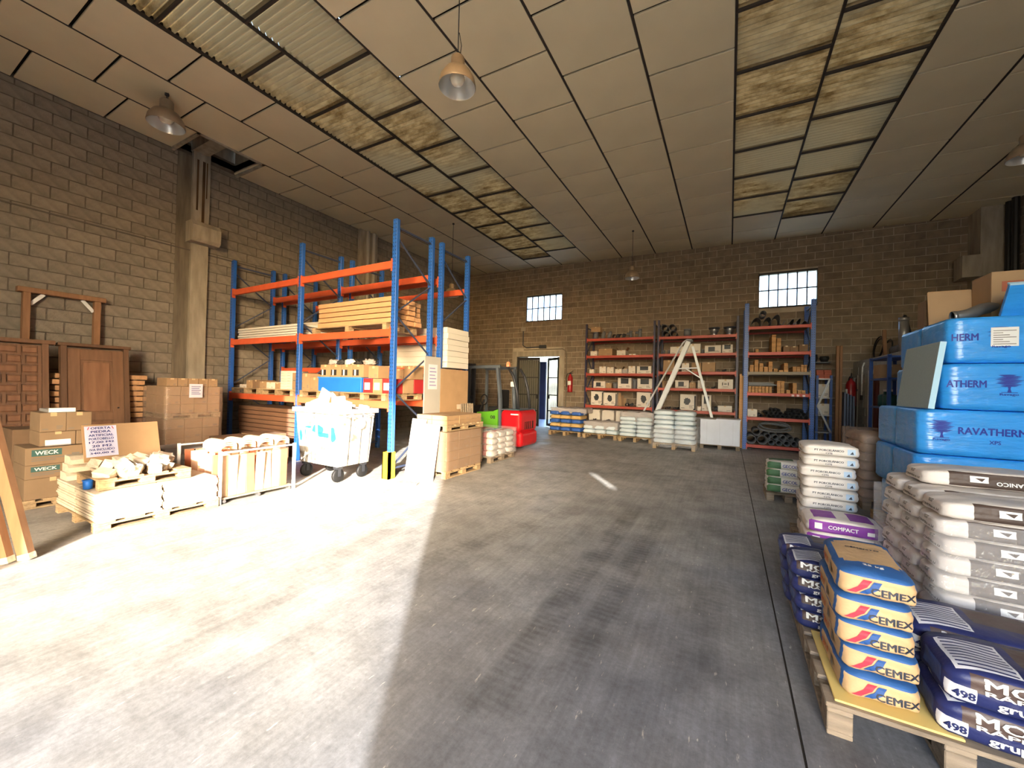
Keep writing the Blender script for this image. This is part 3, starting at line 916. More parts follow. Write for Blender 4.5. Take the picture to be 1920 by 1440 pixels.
for i in range(9):
    me, bv = bag_mesh(0.62, 0.4, 0.13, i % 3, 0.3)
    add('cement_bag', me, M_BBAG, None, (-7.62 + 0.02*math.sin(i*2), 15.3, i*0.125), rz=0.08*math.sin(i*1.7), label='pale blue wrapped bag behind the open gate, %s from below' % ORD[i], cat='bag', group='bags behind the gate')
for i in range(3):
    me, bv = bag_mesh(0.3, 0.25, 0.2, 10+i, 0.3, 0.03)
    add('plastic_bundle', me, mat('pale_blue_film', (176, 196, 232), 0.3, nz=(8, 0.2)), None, (-7.75+0.17*i, 15.28, 1.125+0.02*i), label='crumpled %s plastic bundle on top of the bags behind the gate' % ('left', 'middle', 'right')[i], cat='plastic', group='plastic on the gate bags')

# extinguisher on the back wall
def extinguisher(label, x, y, z, rz=0, s=1.0, tall=False):
    t = thing('fire_extinguisher', label, 'extinguisher', (x, y, z), rz)
    M_RED = mat('extinguisher_red', (158, 28, 34), 0.3)
    h = 0.44*s; r = 0.08*s
    MB().lathe([(0.001, 0), (r*0.95, 0), (r, 0.02*s), (r, h), (r*0.8, h+0.05*s), (r*0.3, h+0.09*s), (r*0.28, h+0.12*s), (0.001, h+0.12*s)], 18).build('cylinder', M_RED, t, smooth=True)
    MB().box(-0.05*s, 0.05*s, -r-0.004, -r*0.75, h*0.5, h*0.78).build('instruction_label', M_PAPER, t)
    v = MB().box(-0.025*s, 0.025*s, -0.025*s, 0.025*s, h+0.12*s, h+0.16*s).build('valve', M_BLACK, t)
    MB().beam((0, 0, h+0.16*s), (0.10*s, -0.02, h+0.22*s), 0.02*s, 0.012*s).build('lever', M_BLACK, v)
    MB().beam((0, 0, h+0.14*s), (0.10*s, -0.02, h+0.15*s), 0.02*s, 0.012*s).build('lever', M_BLACK, v)
    MB().tube([(-0.02*s, 0, h+0.14*s), (-0.09*s, -0.01, h+0.13*s), (-0.13*s, -0.02, h), (-0.12*s, -0.02, h*0.6), (-0.1*s, -0.02, h*0.35)], 0.012*s, 6).build('hose', M_BLACK, t, smooth=True)
    MB().box(-0.03, 0.03, r*0.7, r+0.03, h*0.7, h*0.78).build('wall_bracket', M_DSTEEL, t)
    return t
extinguisher('red fire extinguisher with black hose on the block wall beside the gate', -4.98, YB-0.125, 1.36, 0, 1.15)
# conduits and junction boxes on the back wall
M_COND = mat('conduit_grey', (112, 102, 88), 0.7)
cd = thing('conduit', 'rusty grey conduit with junction box running above the gate', 'conduit', (0, 0, 0))
MB().tube([(-9.0, YB-0.06, 3.72), (-7.05, YB-0.06, 3.72)], 0.015, 6).build('pipe_run', M_COND, cd)
MB().tube([(-6.95, YB-0.06, 3.66), (-6.95, YB-0.06, 3.1), (-6.8, YB-0.06, 3.0), (-6.2, YB-0.06, 3.02)], 0.022, 6).build('pipe_run', M_DSTEEL, cd)
MB().box(-7.04, -6.86, YB-0.085, YB-0.035, 3.64, 3.8).build('junction_box', mat('box_grey', (150, 142, 128), 0.6), cd)
MB().box(-6.25, -5.98, YB-0.11, YB-0.035, 2.96, 3.08).build('lamp_fitting', M_DSTEEL, cd)
cd2 = thing('conduit', 'pale conduit dropping down the right side of the gate to the floor', 'conduit', (0, 0, 0))
MB().tube([(-6.9, YB-0.065, 2.92), (-5.32, YB-0.065, 2.92), (-5.2, YB-0.065, 2.85), (-5.16, YB-0.065, 2.7), (-5.16, YB-0.065, 0.0)], 0.017, 6).build('pipe_run', M_COND, cd2)

# ------------------------------------------------------------------ shelving along the back wall
ry0, ry1 = 12.42, 13.2
M_DNAVY = mat('dark_navy_steel', (44, 44, 70), 0.45, nz=(6, 0.1))
L1 = [3.12, 2.57, 2.0, 1.53, 0.97]
L2 = [3.10, 2.59, 2.06, 1.58, 0.94]
rack('dark blue shelving with red-brown beams against the back wall, beside the gate', [-4.12, -2.0], ry0, ry1, 3.6, L1, M_DNAVY, M_REDB, 0.08, 0.06, M_CHIP, name='shelf_rack')
rack('dark blue shelving with red-brown beams behind the white stepladder', [-1.88, 0.18], ry0, ry1, 3.6, L2, M_DNAVY, M_REDB, 0.08, 0.06, M_CHIP, name='shelf_rack')
L3 = [3.24, 2.56, (2.05, mat('grey_beam', (150, 140, 126), 0.6)), 1.5, 0.86, 0.14]
rack('tall bright blue perforated rack with orange-red beams holding pipes and battens', [0.38, 1.8], 12.12, 13.1, 3.86, L3, M_BLUE, mat('brick_red_beam', (186, 74, 60), 0.45, nz=(5, 0.1)), 0.08, 0.1, M_CHIP, name='shelf_rack')
SN = ['top', 'second', 'third', 'fourth', 'fifth']
def fill(bay, xa, xb, levels, rows, where):
    for lv, items in rows.items():
        z = levels[lv]
        for i, it in enumerate(items):
            f0, f1, h, st = it[:4]
            x0, x1 = xa+(xb-xa)*f0, xa+(xb-xa)*f1
            w = x1-x0; x = (x0+x1)/2
            d = min(0.5, max(0.16, w*1.2)); y = ry0+0.02+d/2 + (it[4] if len(it) > 4 else 0)
            pos = '%s from left, %s shelf, %s' % (ORD[i], SN[lv], where)
            sd = i*7+lv*13+bay
            if st == 'w': carton('white carton, ' + pos, x, y, z, w, d, h, M_WCARD, seed=sd)
            elif st == 'b': carton('brown cardboard box, ' + pos, x, y, z, w, d, h, M_CARD, seed=sd)
            elif st == 'g': carton('small grey carton, ' + pos, x, y, z, w, d, h, M_GCARD, seed=sd)
            elif st == 'hb': carton('white carton with open brown flaps, ' + pos, x, y, z, w, d, h*0.7, M_WCARD, seed=sd, flaps=True)
            elif st == 'c': carton('white carton with a window cut in front, ' + pos, x, y, z, w, d, h, M_WCARD, hole=(0.22, 0.62, 0.2, 0.8), seed=sd)
            elif st == 'cu': carton('white carton with cut-out open top front, ' + pos, x, y, z, w, d, h, M_WCARD, hole=(0.22, 0.78, 0.45, 1.0), seed=sd)
            elif st == 't': carton('white carton torn open in front, ' + pos, x, y, z, w, d, h, M_WCARD, hole=(0.25, 0.65, 0.3, 0.8), torn=True, seed=sd)
            elif st == 'cyl':
                r = w/2
                t = thing('pipe_socket', 'upright grey plastic pipe socket, ' + pos, 'pipe fitting', (x, ry0+0.05+r, z))
                MB().pipe((0, 0, 0), (0, 0, h), r, 0.006, 16).build('socket_body', M_PVC, t, smooth=True)
                MB().pipe((0, 0, h*0.8), (0, 0, h+0.002), r+0.006, 0.006, 16).build('collar', M_PVC, t, smooth=True)
            elif st == 'elb':
                t = thing('pipe_elbow', 'grey plastic pipe elbow, ' + pos, 'pipe fitting', (x, ry0+0.15, z))
                r = w*0.32
                MB().tube([(-w*0.15, 0, 0), (-w*0.15, 0, h*0.35), (-w*0.08, 0, h*0.6), (w*0.1, 0, h-r), (w*0.2, 0, h-r*0.95)], r, 14).build('elbow_body', M_PVC, t, smooth=True)
                MB().pipe((-w*0.15, 0, 0), (-w*0.15, 0, 0.05), r+0.008, 0.008, 14).build('collar', M_PVC, t, smooth=True)
            elif st == 'tee':
                t = thing('pipe_tee', 'grey plastic pipe tee, ' + pos, 'pipe fitting', (x, ry0+0.15, z))
                r = w*0.2
                MB().tube([(w*0.15, 0, 0), (w*0.15, 0, h)], r, 14).build('run_pipe', M_PVC, t, smooth=True)
                MB().tube([(w*0.15, 0, h*0.55), (-w*0.4, 0, h*0.65)], r*0.85, 14).build('branch_pipe', M_PVC, t, smooth=True)
                MB().pipe((w*0.15, 0, h-0.04), (w*0.15, 0, h+0.003), r+0.007, 0.007, 14).build('collar', M_PVC, t, smooth=True)
            elif st == 'lump':
                t = thing('pipe_fitting', 'black plastic pipe fittings lying in a cluster, ' + pos, 'pipe fitting', (x, ry0+0.14, z))
                r = h*0.42
                MB().pipe((-w*0.3, -0.08, r), (-w*0.3, 0.1, r), r, 0.008, 14).build('ring', M_PVCD, t, smooth=True)
                MB().tube([(w*0.0, 0, r*0.9), (w*0.2, 0, r), (w*0.32, 0.02, h*0.8)], r*0.8, 12).build('elbow_body', M_PVCD, t, smooth=True)
            elif st == 'pipeend':
                t = thing('pipe_offcut', 'short dark pipe offcut lying end-on, ' + pos, 'pipe', (x, ry0, z + (it[5] if len(it) > 5 else 0)))
                MB().pipe((0, 0.0, w/2), (0, 0.45, w/2), w/2, 0.008, 18).build('pipe_wall', M_PVCD, t, smooth=True)
                MB().pipe((0, -0.005, w/2), (0, 0.07, w/2), w/2+0.006, 0.01, 18).build('collar', M_PVC, t, smooth=True)
            elif st == 'ring':
                t = thing('steel_vessel', 'polished steel flue collar with wide dark rim, ' + pos, 'vessel', (x, ry0+0.17, z))
                r = w/2
                MB().lathe([(r*0.55, 0), (r*0.55, h*0.35), (r*0.8, h*0.5), (r*0.8, h*0.75)], 20).build('vessel_body', M_STEEL, t, smooth=True)
                MB().lathe([(r*0.8, h*0.75), (r, h*0.85), (r, h), (r*0.9, h)], 20).build('rim', M_DSTEEL, t, smooth=True)
            elif st == 'sheet':
                t = add('paper_sheets', MB().cbox(-w/2, w/2, -0.15, 0.15, 0, h, 0.003).mesh(), M_PAPER, None, (x, ry0+0.2, z), label='flat white paper bundle, ' + pos, cat='paper')
                MB().box(-0.02, 0.02, -0.152, 0.152, 0, h+0.002).build('band', M_TAPE, t)
            elif st == 'slat':
                t = thing('cardboard_scrap', 'torn brown cardboard scraps leaning, ' + pos, 'cardboard', (x, ry0+0.2, z))
                for k in range(3):
                    MB().box(-w*0.3, w*0.3, 0, 0.004, 0, h*(1-0.2*k)).build('cardboard_sheet', M_CARDD if k % 2 else M_CARD, t, (0.05*k-0.05, 0.05*k, 0), rot=(-0.12, 0.12*(k-1), 0.2*k))
            elif st == 'one':
                t = carton('white box printed with large 1=1, ' + pos, x, y, z, w, d, h, M_WCARD, prints=0, seed=sd)
                lettering('1=1', t, (0, -d/2-0.001, h*0.52), (1, 0, 0), (0, 0, 1), w*0.42, h*0.3, M_INK)
                MB().box(-w*0.2, w*0.2, -d/2-0.001, -d/2, h*0.2, h*0.23).build('print', M_INK, t)
b1 = {0: [(0.06, 0.135, 0.23, 'cyl'), (0.18, 0.27, 0.26, 'elb'), (0.28, 0.37, 0.25, 'elb'), (0.38, 0.47, 0.15, 'lump'), (0.48, 0.56, 0.16, 'lump'), (0.57, 0.68, 0.22, 'tee'), (0.70, 0.82, 0.27, 'tee')],
      1: [(0.03, 0.14, 0.22, 'hb'), (0.16, 0.38, 0.22, 'b'), (0.45, 0.58, 0.23, 'hb'), (0.63, 0.73, 0.04, 'sheet')],
      2: [(0.02, 0.09, 0.13, 'w'), (0.18, 0.285, 0.22, 'w'), (0.30, 0.405, 0.20, 'w'), (0.43, 0.53, 0.20, 'hb'), (0.54, 0.62, 0.14, 'g'), (0.63, 0.73, 0.23, 'w'), (0.755, 0.965, 0.23, 'cu')],
      3: [(0.09, 0.28, 0.22, 'c'), (0.285, 0.38, 0.16, 'b'), (0.39, 0.46, 0.19, 'cyl'), (0.475, 0.68, 0.33, 'cu'), (0.69, 0.755, 0.29, 'cyl'), (0.765, 0.98, 0.32, 'cu')],
      4: [(0.055, 0.25, 0.45, 't'), (0.262, 0.465, 0.42, 't'), (0.48, 0.56, 0.42, 'slat'), (0.58, 0.72, 0.12, 'lump'), (0.76, 0.98, 0.46, 't')]}
fill(1, -4.05, -2.0, L1, b1, 'gate bay')
carton('brown cardboard box perched on the grey pipe socket, top shelf nearest the gate', -3.84, ry0+0.16, 3.35, 0.31, 0.22, 0.16, M_CARD)
b2 = {0: [(0.02, 0.11, 0.18, 'pipeend'), (0.13, 0.22, 0.18, 'pipeend'), (0.315, 0.41, 0.22, 'cyl'), (0.64, 0.79, 0.23, 'ring'), (0.83, 0.99, 0.23, 'ring')],
      1: [(0.03, 0.06, 0.11, 'cyl'), (0.10, 0.125, 0.11, 'cyl'), (0.135, 0.34, 0.21, 'w'), (0.35, 0.545, 0.28, 'w'), (0.56, 0.59, 0.11, 'cyl'), (0.60, 0.81, 0.22, 'c'), (0.82, 0.955, 0.23, 'cu')],
      2: [(0.04, 0.20, 0.34, 'b'), (0.30, 0.40, 0.25, 'w'), (0.435, 0.56, 0.26, 'b'), (0.57, 0.74, 0.27, 'b'), (0.75, 0.90, 0.08, 'lump')],
      3: [(0.04, 0.09, 0.27, 'slat'), (0.215, 0.405, 0.23, 'c'), (0.41, 0.49, 0.17, 'b'), (0.52, 0.61, 0.23, 'w'), (0.62, 0.77, 0.07, 'lump'), (0.78, 0.965, 0.27, 'one')],
      4: [(0.08, 0.16, 0.08, 'lump'), (0.19, 0.28, 0.08, 'lump'), (0.285, 0.50, 0.46, 't'), (0.52, 0.57, 0.13, 'w'), (0.575, 0.70, 0.46, 'cu'), (0.71, 0.775, 0.15, 'lump'), (0.785, 0.96, 0.25, 'hb')]}
fill(2, -1.82, 0.16, L2, b2, 'ladder bay')
for i, (x, z) in enumerate(((-1.73, 3.285), (-1.51, 3.285))):
    t = thing('pipe_offcut', 'short dark pipe offcut stacked on another, upper %s on the top shelf' % ('left', 'right')[i], 'pipe', (x, ry0, z))
    MB().pipe((0, 0, 0.09), (0, 0.45, 0.09), 0.09, 0.008, 18).build('pipe_wall', M_PVCD, t, smooth=True)
    MB().pipe((0, -0.005, 0.09), (0, 0.07, 0.09), 0.096, 0.01, 18).build('collar', M_PVC, t, smooth=True)
# boxes standing on the floor under the shelving
for i, (x, w, st) in enumerate(((-3.85, 0.38, 1), (-3.40, 0.40, 1), (-2.95, 0.40, 1), (-2.3, 0.36, 0), (-0.6, 0.42, 0), (-1.2, 0.4, 0))):
    carton('%s carton standing on the floor under the shelving, %s from the gate' % ('torn white' if st else 'plain grey', ORD[i]), x, ry0+0.35, 0.0, w, 0.4, 0.82 if st else 0.74, M_WCARD if st else M_GCARD, hole=(0.3, 0.8, 0.35, 0.65) if st else None, torn=bool(st), seed=i+40)

# timber battens on the blue rack: each piece is a thing
BATM = {}
def batten(x, z, w, h, y0, ln, label, group):
    k = (round(w, 3), round(h, 3), round(ln, 2))
    if k not in BATM: BATM[k] = MB().cbox(-w/2, w/2, 0, ln, 0, h, 0.003).mesh('batten')
    add('timber_batten', BATM[k], M_TIMBER, None, (x, y0, z), rz=0, label=label, cat='batten', group=group)
NB = {}
def batten_stack(x0, n, z, w, lv, cols=1, hh=0.045, ln=0.8):
    for c in range(cols):
        NB[lv] = NB.get(lv, 0) + 1
        for i in range(n):
            batten(x0+w/2+c*(w+0.006), z+i*hh, w, hh-0.003, 12.1+0.02*((i*7+c*3) % 3), ln, 'pine batten, %s shelf of blue rack, %s stack from left, %s from below' % (lv, ORD[NB[lv]-1], ORD[i]), 'battens on the %s shelf of the blue rack' % lv)
bx = lambda f: 0.43 + (1.75-0.43)*f
batten_stack(bx(0.12), 2, 2.56, 0.07, 'second'); batten_stack(bx(0.39), 10, 2.56, 0.09, 'second'); batten_stack(bx(0.472), 8, 2.56, 0.09, 'second')
for i, (a, b, h) in enumerate(((0.58, 0.69, 0.16), (0.69, 0.82, 0.14), (0.83, 0.97, 0.18))):
    carton('dull brown cardboard box, %s right of the tall batten stack on the blue rack' % ORD[i], bx((a+b)/2), 12.35, 2.56, (b-a)*1.3, 0.4, h, M_CARDD, seed=i)
for f, n in ((0.03, 4), (0.11, 7), (0.19, 5), (0.27, 3), (0.345, 6), (0.43, 2), (0.515, 1), (0.595, 5)): batten_stack(bx(f), n, 2.05, 0.085, 'third')
batten_stack(bx(0.735), 3, 2.05, 0.075, 'third', 2); batten_stack(bx(0.86), 4, 2.05, 0.06, 'third', 2)
for k in range(7): batten_stack(bx(0.01+0.058*k), 4, 1.5, 0.066, 'fourth', 1, 0.042)
batten_stack(bx(0.49), 7, 1.5, 0.075, 'fourth', 2); batten_stack(bx(0.64), 2, 1.5, 0.08, 'fourth'); batten_stack(bx(0.74), 6, 1.5, 0.085, 'fourth'); batten_stack(bx(0.82), 2, 1.5, 0.075, 'fourth', 2)
t = thing('metal_profile', 'bundle of thin galvanised profiles lying over the battens on the blue rack', 'profiles', (bx(0.02), 12.2, 1.69))
for k in range(5): MB().box(0, 0.62-0.04*k, 0.05*k, 0.05*k+0.045, 0.015*k, 0.015*k+0.03).build('profile', M_PVC, t)
# price tickets on the beam
for k, f in enumerate((0.72, 0.80, 0.89)):
    MB().box(bx(f), bx(f)+0.055, 12.072, 12.078, 1.425, 1.475).build('price_ticket', mat('pink_ticket', (240, 210, 214), 0.7), None, label='small pink price ticket on the rack beam, %s from the left' % ORD[k], cat='ticket', group='price tickets')
# pipes on the blue rack
PIPM = {}
def pipe(x, z, r, label, group, ln=0.9, y=12.14, m=None, cat='pipe'):
    k = (round(r, 3), ln)
    if k not in PIPM: PIPM[k] = MB().pipe((0, 0, 0), (0, ln, 0), r, max(0.005, r*0.1), 16).mesh('pipe', True)
    add('plastic_pipe', PIPM[k], m or M_PVCD, None, (x, y, z), label=label, cat=cat, group=group)
r = 0.043
rows = [(0.23, 0), (0.37, 0), (0.445, 0), (0.52, 0), (0.595, 0), (0.67, 0), (0.75, 0), (0.82, 0), (0.89, 0), (0.96, 0), (0.335, 1), (0.41, 1), (0.485, 1), (0.56, 1), (0.715, 1), (0.785, 1), (0.855, 1), (0.925, 1), (0.45, 2), (0.525, 2), (0.75, 2), (0.82, 2), (0.89, 2)]
NP = [0, 0, 0]
for f, lv in rows:
    NP[lv] += 1
    pipe(bx(f), 0.86+r+0.078*lv, r, 'small dark pipe on fifth shelf of blue rack, %s row up, %s from left' % (ORD[lv], ORD[NP[lv]-1]), 'small pipes on the blue rack')
carton('white carton at the left end of the fifth shelf of the blue rack', bx(0.09), 12.4, 0.86, 0.22, 0.4, 0.2, M_WCARD)
for kk, (f, z, r) in enumerate(((0.08, 0.26, 0.115), (0.27, 0.265, 0.12), (0.42, 0.215, 0.07), (0.545, 0.215, 0.07), (0.67, 0.215, 0.07), (0.79, 0.215, 0.07), (0.17, 0.46, 0.09), (0.355, 0.365, 0.075), (0.485, 0.355, 0.07), (0.61, 0.355, 0.07), (0.73, 0.355, 0.065), (0.9, 0.26, 0.06))):
    pipe(bx(f), z, r, 'large grey drain pipe on lowest blue rack shelf, %s row, %s from left' % (('bottom', ORD[kk]) if kk < 6 else ('upper', ORD[kk-6])), 'large pipes on the blue rack', m=M_PVC)
pipe(0.52, 0.052, 0.05, 'single grey pipe lying on the floor under the blue rack', None, m=M_PVC)
hs = thing('hose_coil', 'loose grey flexible hose coil lying on the large pipes', 'hose', (1.05, 12.3, 0.58))
pts = []
for i in range(64):
    a = 2*PI*i/32*1.0
    rr = 0.36 - 0.05*(i//32)
    pts.append((rr*math.cos(a), -0.05+0.22*math.sin(a)*0.5+0.02*(i//32), 0.02 + 0.1*math.sin(a) + 0.05*(i//32)))
MB().tube(pts, 0.02, 8).build('hose_loop', M_PVC, hs, smooth=True)
MB().tube([(-0.35, 0, 0.1), (-0.1, -0.02, 0.12), (0.15, 0, 0.08), (0.3, 0.02, 0.05)], 0.02, 8).build('hose_loop', M_PVC, hs, smooth=True)
# gutters on the top shelf of the blue rack
def gutter(x, y, z, w, h, ln, rot, label):
    mb = MB(); n = 10; th = 0.006
    prof = [(w/2*math.cos(PI*i/n), h*math.sin(PI*i/n)) for i in range(n+1)]
    inn = [((w/2-th)*math.cos(PI*i/n), (h-th)*math.sin(PI*i/n)) for i in range(n+1)]
    mb.prism(prof + inn[::-1], 0, ln)
    t = thing('gutter_offcut', label, 'gutter', (x, y, z), 0, None, rot)
    mb.build('channel', M_PVC, t, smooth=False)
    MB().prism([(w/2-0.001, 0), (w/2+0.012, 0), (w/2+0.012, 0.015), (w/2-0.001, 0.015)], 0, ln).build('lip', M_PVC, t)
    return t
for i, (f, dz, w, h, ry) in enumerate(((0.12, 0, 0.24, 0.22, 0.15), (0.30, 0, 0.2, 0.22, 0.25), (0.43, 0.0, 0.22, 0.28, 0.3), (0.70, 0, 0.10, 0.16, 0.4), (0.81, 0, 0.10, 0.18, 0.4), (0.93, 0, 0.13, 0.12, 0.1))):
    gutter(bx(f), 12.15+0.05*i, 3.25+dz+abs(math.sin(ry))*w/2, w, h, 0.7, (0, ry, 0), 'grey plastic gutter offcut on the top of the blue rack, %s from the left' % ORD[i])
gutter(bx(0.57), 12.25, 3.40, 0.12, 0.13, 0.5, (0, PI+0.25, 0), 'grey V-shaped gutter offcut standing open upward on top of the blue rack')
pipe(bx(0.24), 3.58, 0.075, 'closed grey pipe end resting above the gutters on the blue rack', None, m=M_PVC, ln=0.5)
# planks leaning between shelving and rack
for i, (x, w, h) in enumerate(((0.27, 0.05, 2.0), (0.315, 0.045, 1.95))):
    t = add('plank', MB().cbox(-w/2, w/2, -0.03, 0.03, 0, h, 0.003).mesh(), M_TIMBER, None, (x, 12.3, 0.0), rot=(-0.03, 0, 0), label='%s upright pine plank between the shelving and the blue rack' % ('left', 'right')[i], cat='plank')

# ------------------------------------------------------------------ stepladder and white box
M_CRATE = mat('white_foam_pack', (216, 220, 232), 0.5, nz=(3, 0.05))
pw_ = pallet('wooden pallet under the big white box by the blue rack', -0.66, 0.27, 11.55, 12.15, m=M_WOODG, h=0.11)
wb = thing('white_crate', 'big plain white box on a pallet beside the blue rack', 'box', (-0.195, 11.85, 0.11))
MB().cbox(-0.46, 0.46, -0.29, 0.29, 0, 0.66, 0.008).build('crate_body', M_CRATE, wb)
MB().box(-0.47, -0.09, -0.3, 0.3, 0.655, 0.672).build('lid_panel', mat('grey_lid', (168, 166, 164), 0.6), wb)
MB().box(-0.085, 0.475, -0.305, 0.3, 0.655, 0.68).build('lid_panel', M_CRATE, wb)
for x in (-0.3, 0, 0.3): MB().box(x-0.002, x+0.002, -0.2915, -0.289, 0.05, 0.6).build('seam', mat('seam_grey', (180, 184, 196), 0.6), wb)
lad = thing('stepladder', 'tall white aluminium stepladder with open legs in front of the shelving', 'ladder', (0, 0, 0))
top = Vector((-1.04, 12.27, 2.92))
foot1 = Vector((-2.2, 12.27, 0.0)); foot2 = Vector((-0.2, 12.27, 0.0))
M_ALU = mat('white_aluminium', (226, 230, 234), 0.35)
for dy in (-0.085, 0.085):
    MB().beam(foot1+Vector((0, dy, 0)), top+Vector((0, dy*0.8, 0)), 0.045, 0.12).build('stile', M_ALU, lad)
    MB().beam(foot2+Vector((0, dy, 0)), Vector((-0.93, 12.27+dy, 2.76)), 0.03, 0.06).build('rear_leg', M_ALU, lad)
    MB().tube([foot1+Vector((-0.10, dy, 0.75)), top+Vector((-0.14, dy, -0.02)), top+Vector((-0.04, dy, 0.05)), top+Vector((0.09, dy, 0.04))], 0.012, 6).build('handrail', M_ALU, lad)
    MB().beam(Vector((-1.32, 12.27+dy, 2.14)), Vector((-0.80, 12.27+dy, 2.16)), 0.02, 0.03).build('spreader', M_ALU, lad)
    MB().beam(Vector((-1.1, 12.27+dy, 2.14)), Vector((-0.72, 12.27+dy, 1.88)), 0.02, 0.03).build('spreader', M_ALU, lad)
for i in range(9):
    p = foot1.lerp(top, (i+0.8)/9.6)
    MB().box(p.x-0.07, p.x+0.05, p.y-0.085, p.y+0.085, p.z-0.012, p.z+0.018).build('tread', M_ALU, lad)
MB().box(top.x-0.08, top.x+0.12, top.y-0.085, top.y+0.085, top.z-0.02, top.z+0.03).build('top_cap', M_DSTEEL, lad)

# ------------------------------------------------------------------ bag pallets in front of the shelving
M_BAGW = mat('pale_mint_bag', (210, 221, 228), 0.4, var=0.05, nz=(5, 0.08))
M_BAGY = mat('yellow_kraft_bag', (206, 172, 112), 0.6, var=0.06)
M_BAGB = mat('blue_white_bag', (226, 230, 236), 0.5, var=0.04, bands=[(0, -0.18, 0.18, (52, 96, 176))])
def bag_layers(x0, x1, y0, y1, z0, n, h, cols, rows_, mats, label, group, soft=0.2, name='cement_bag'):
    L_, W_ = (x1-x0)/cols, (y1-y0)/rows_
    for k in range(n):
        for i in range(cols):
            for j in range(rows_):
                me, bv = bag_mesh(round(L_*1.0, 3), round(W_*1.0, 3), h*1.06, (k+i*2+j) % 4, soft)
                add(name, me, mats[k % len(mats)], None, (x0+L_*(i+0.5)+0.008*math.sin(k*3+i), y0+W_*(j+0.5), z0+k*h), rz=0.02*math.sin(k*5+i*3), label='%s, %s layer, %s from left%s' % (label, ORD[k], ORD[i], '' if rows_ == 1 else ', %s row' % ORD[j]), cat='bag', group=group)
pallet('wooden pallet under the blue and yellow bags by the gate', -5.05, -3.98, 11.6, 12.35)
bag_layers(-5.05, -3.98, 11.62, 12.33, 0.14, 5, 0.125, 3, 1, [M_BAGB, M_BAGY], 'cement bag in blue and yellow stack by gate', 'blue and yellow bags by the gate', 0.12)
film_box('crumpled clear plastic sheet over the blue and yellow bag stack', -5.0, -3.85, 11.66, 12.4, 0.72, 0.86, M_FILMD, 3, 0.05)
pallet('wooden pallet under the low film-covered bag stack, second from the gate', -3.9, -2.86, 11.55, 12.2)
bag_layers(-3.9, -2.86, 11.56, 12.18, 0.14, 2, 0.13, 3, 1, [M_BAGW], 'pale bag in low film-covered stack', 'bags on the second pallet from the gate')
film_box('crumpled clear plastic draped over the low bag stack', -3.86, -2.84, 11.58, 12.22, 0.3, 0.5, M_FILMD, 5, 0.06)
pallet('wooden pallet under the mint bag stack, third from the gate', -2.8, -1.86, 11.5, 12.15)
bag_layers(-2.8, -1.86, 11.52, 12.12, 0.14, 5, 0.115, 2, 1, [M_BAGW], 'pale bag on third pallet from gate', 'bags on the third pallet from the gate')
film_box('torn clear plastic hanging over the mint bag stack, third from the gate', -2.76, -1.84, 11.6, 12.18, 0.55, 0.85, M_FILMD, 8, 0.06)
pallet('wooden pallet under the tall film-wrapped bag stack by the ladder', -1.72, -0.7, 10.7, 11.4)
bag_layers(-1.72, -0.72, 10.72, 11.38, 0.14, 7, 0.12, 2, 1, [M_BAGW], 'pale bag in tall stack before stepladder', 'bags in the tall wrapped stack')
film_box('loose cloudy plastic wrap around the lower part of the tall bag stack', -1.76, -0.66, 10.66, 11.42, 0.06, 0.55, M_FILM, 11, 0.05, top=False)

# ------------------------------------------------------------------ pallet racking on the left
RX = [-9.6, -7.15, -4.7]
rack('front row of tall blue pallet racking with orange beams at the left wall', RX, 4.55, 5.4, 4.13, [3.47, 2.38, 1.22], M_BLUE, M_ORANGE, 0.12, 0.09)
rack('rear row of blue pallet racking behind the front orange-beamed row', RX, 5.68, 6.5, 4.13, [3.47, 2.38, 1.82, 1.22], M_BLUE, M_ORANGE, 0.12, 0.09)
M_PANEL = mat('white_panel', (206, 202, 194), 0.6, var=0.05)
for i in range(5):
    x1 = -7.3 + 0.06*math.sin(i*2.1)
    t = add('foam_sheet', MB().cbox(-9.5, x1, 4.62, 5.33, 0, 0.04, 0.004).mesh(), M_PANEL, None, (0.02*math.sin(i*4), 0, 2.385+i*0.05), label='white insulation panel in the stack on the middle left rack beam, %s from below' % ORD[i], cat='panel', group='white panels on the rack')
for i in range(3):
    add('foam_sheet', MB().cbox(-9.45, -7.7, 5.78, 6.4, 0, 0.17, 0.006).mesh(), M_PANEL, None, (0, 0, 2.385+i*0.175), label='thick white foam slab on the rear rack row, %s from below' % ORD[i], cat='panel', group='foam slabs on the rear rack')
for i in range(7):
    add('foam_sheet', MB().cbox(-5.9, -4.58+0.015*math.sin(i*3), 5.76, 6.44, 0, 0.105, 0.005).mesh(), M_PANEL, None, (0, 0, 1.825+i*0.108), label='white board pack projecting from the end of the rear rack row, %s from below' % ORD[i], cat='panel', group='white board packs at the rack end')
M_PLANK = mat('planed_plank', (188, 144, 104), 0.7, var=0.1, nz=(3, 0.12), stretch=(1, 8, 8))
M_PLANKD = mat('dark_plank', (126, 92, 70), 0.75, var=0.15, nz=(3, 0.15), stretch=(1, 8, 8))
def planks(x0, x1, y0, n, wy, z0, layers, h, m, label, group, gap=0.012):
    me = MB().cbox(x0, x1, 0, wy-0.01, 0, h-gap, 0.004).mesh()
    for k in range(layers):
        for j in range(n):
            add('timber_plank', me, m, None, (0.03*math.sin(k*7+j*3), y0+j*wy, z0+k*h), label='%s, %s layer, %s from front' % (label, ORD[k], ORD[j]), cat='plank', group=group)
pallet('pallet holding long planks on the middle beam of the right rack bay', -6.9, -4.95, 4.62, 5.35, 2.38, h=0.13)
planks(-6.75, -4.85, 4.63, 4, 0.18, 2.51, 5, 0.088, M_PLANK, 'planed plank in bundle on right rack bay', 'planks on the right rack bay')
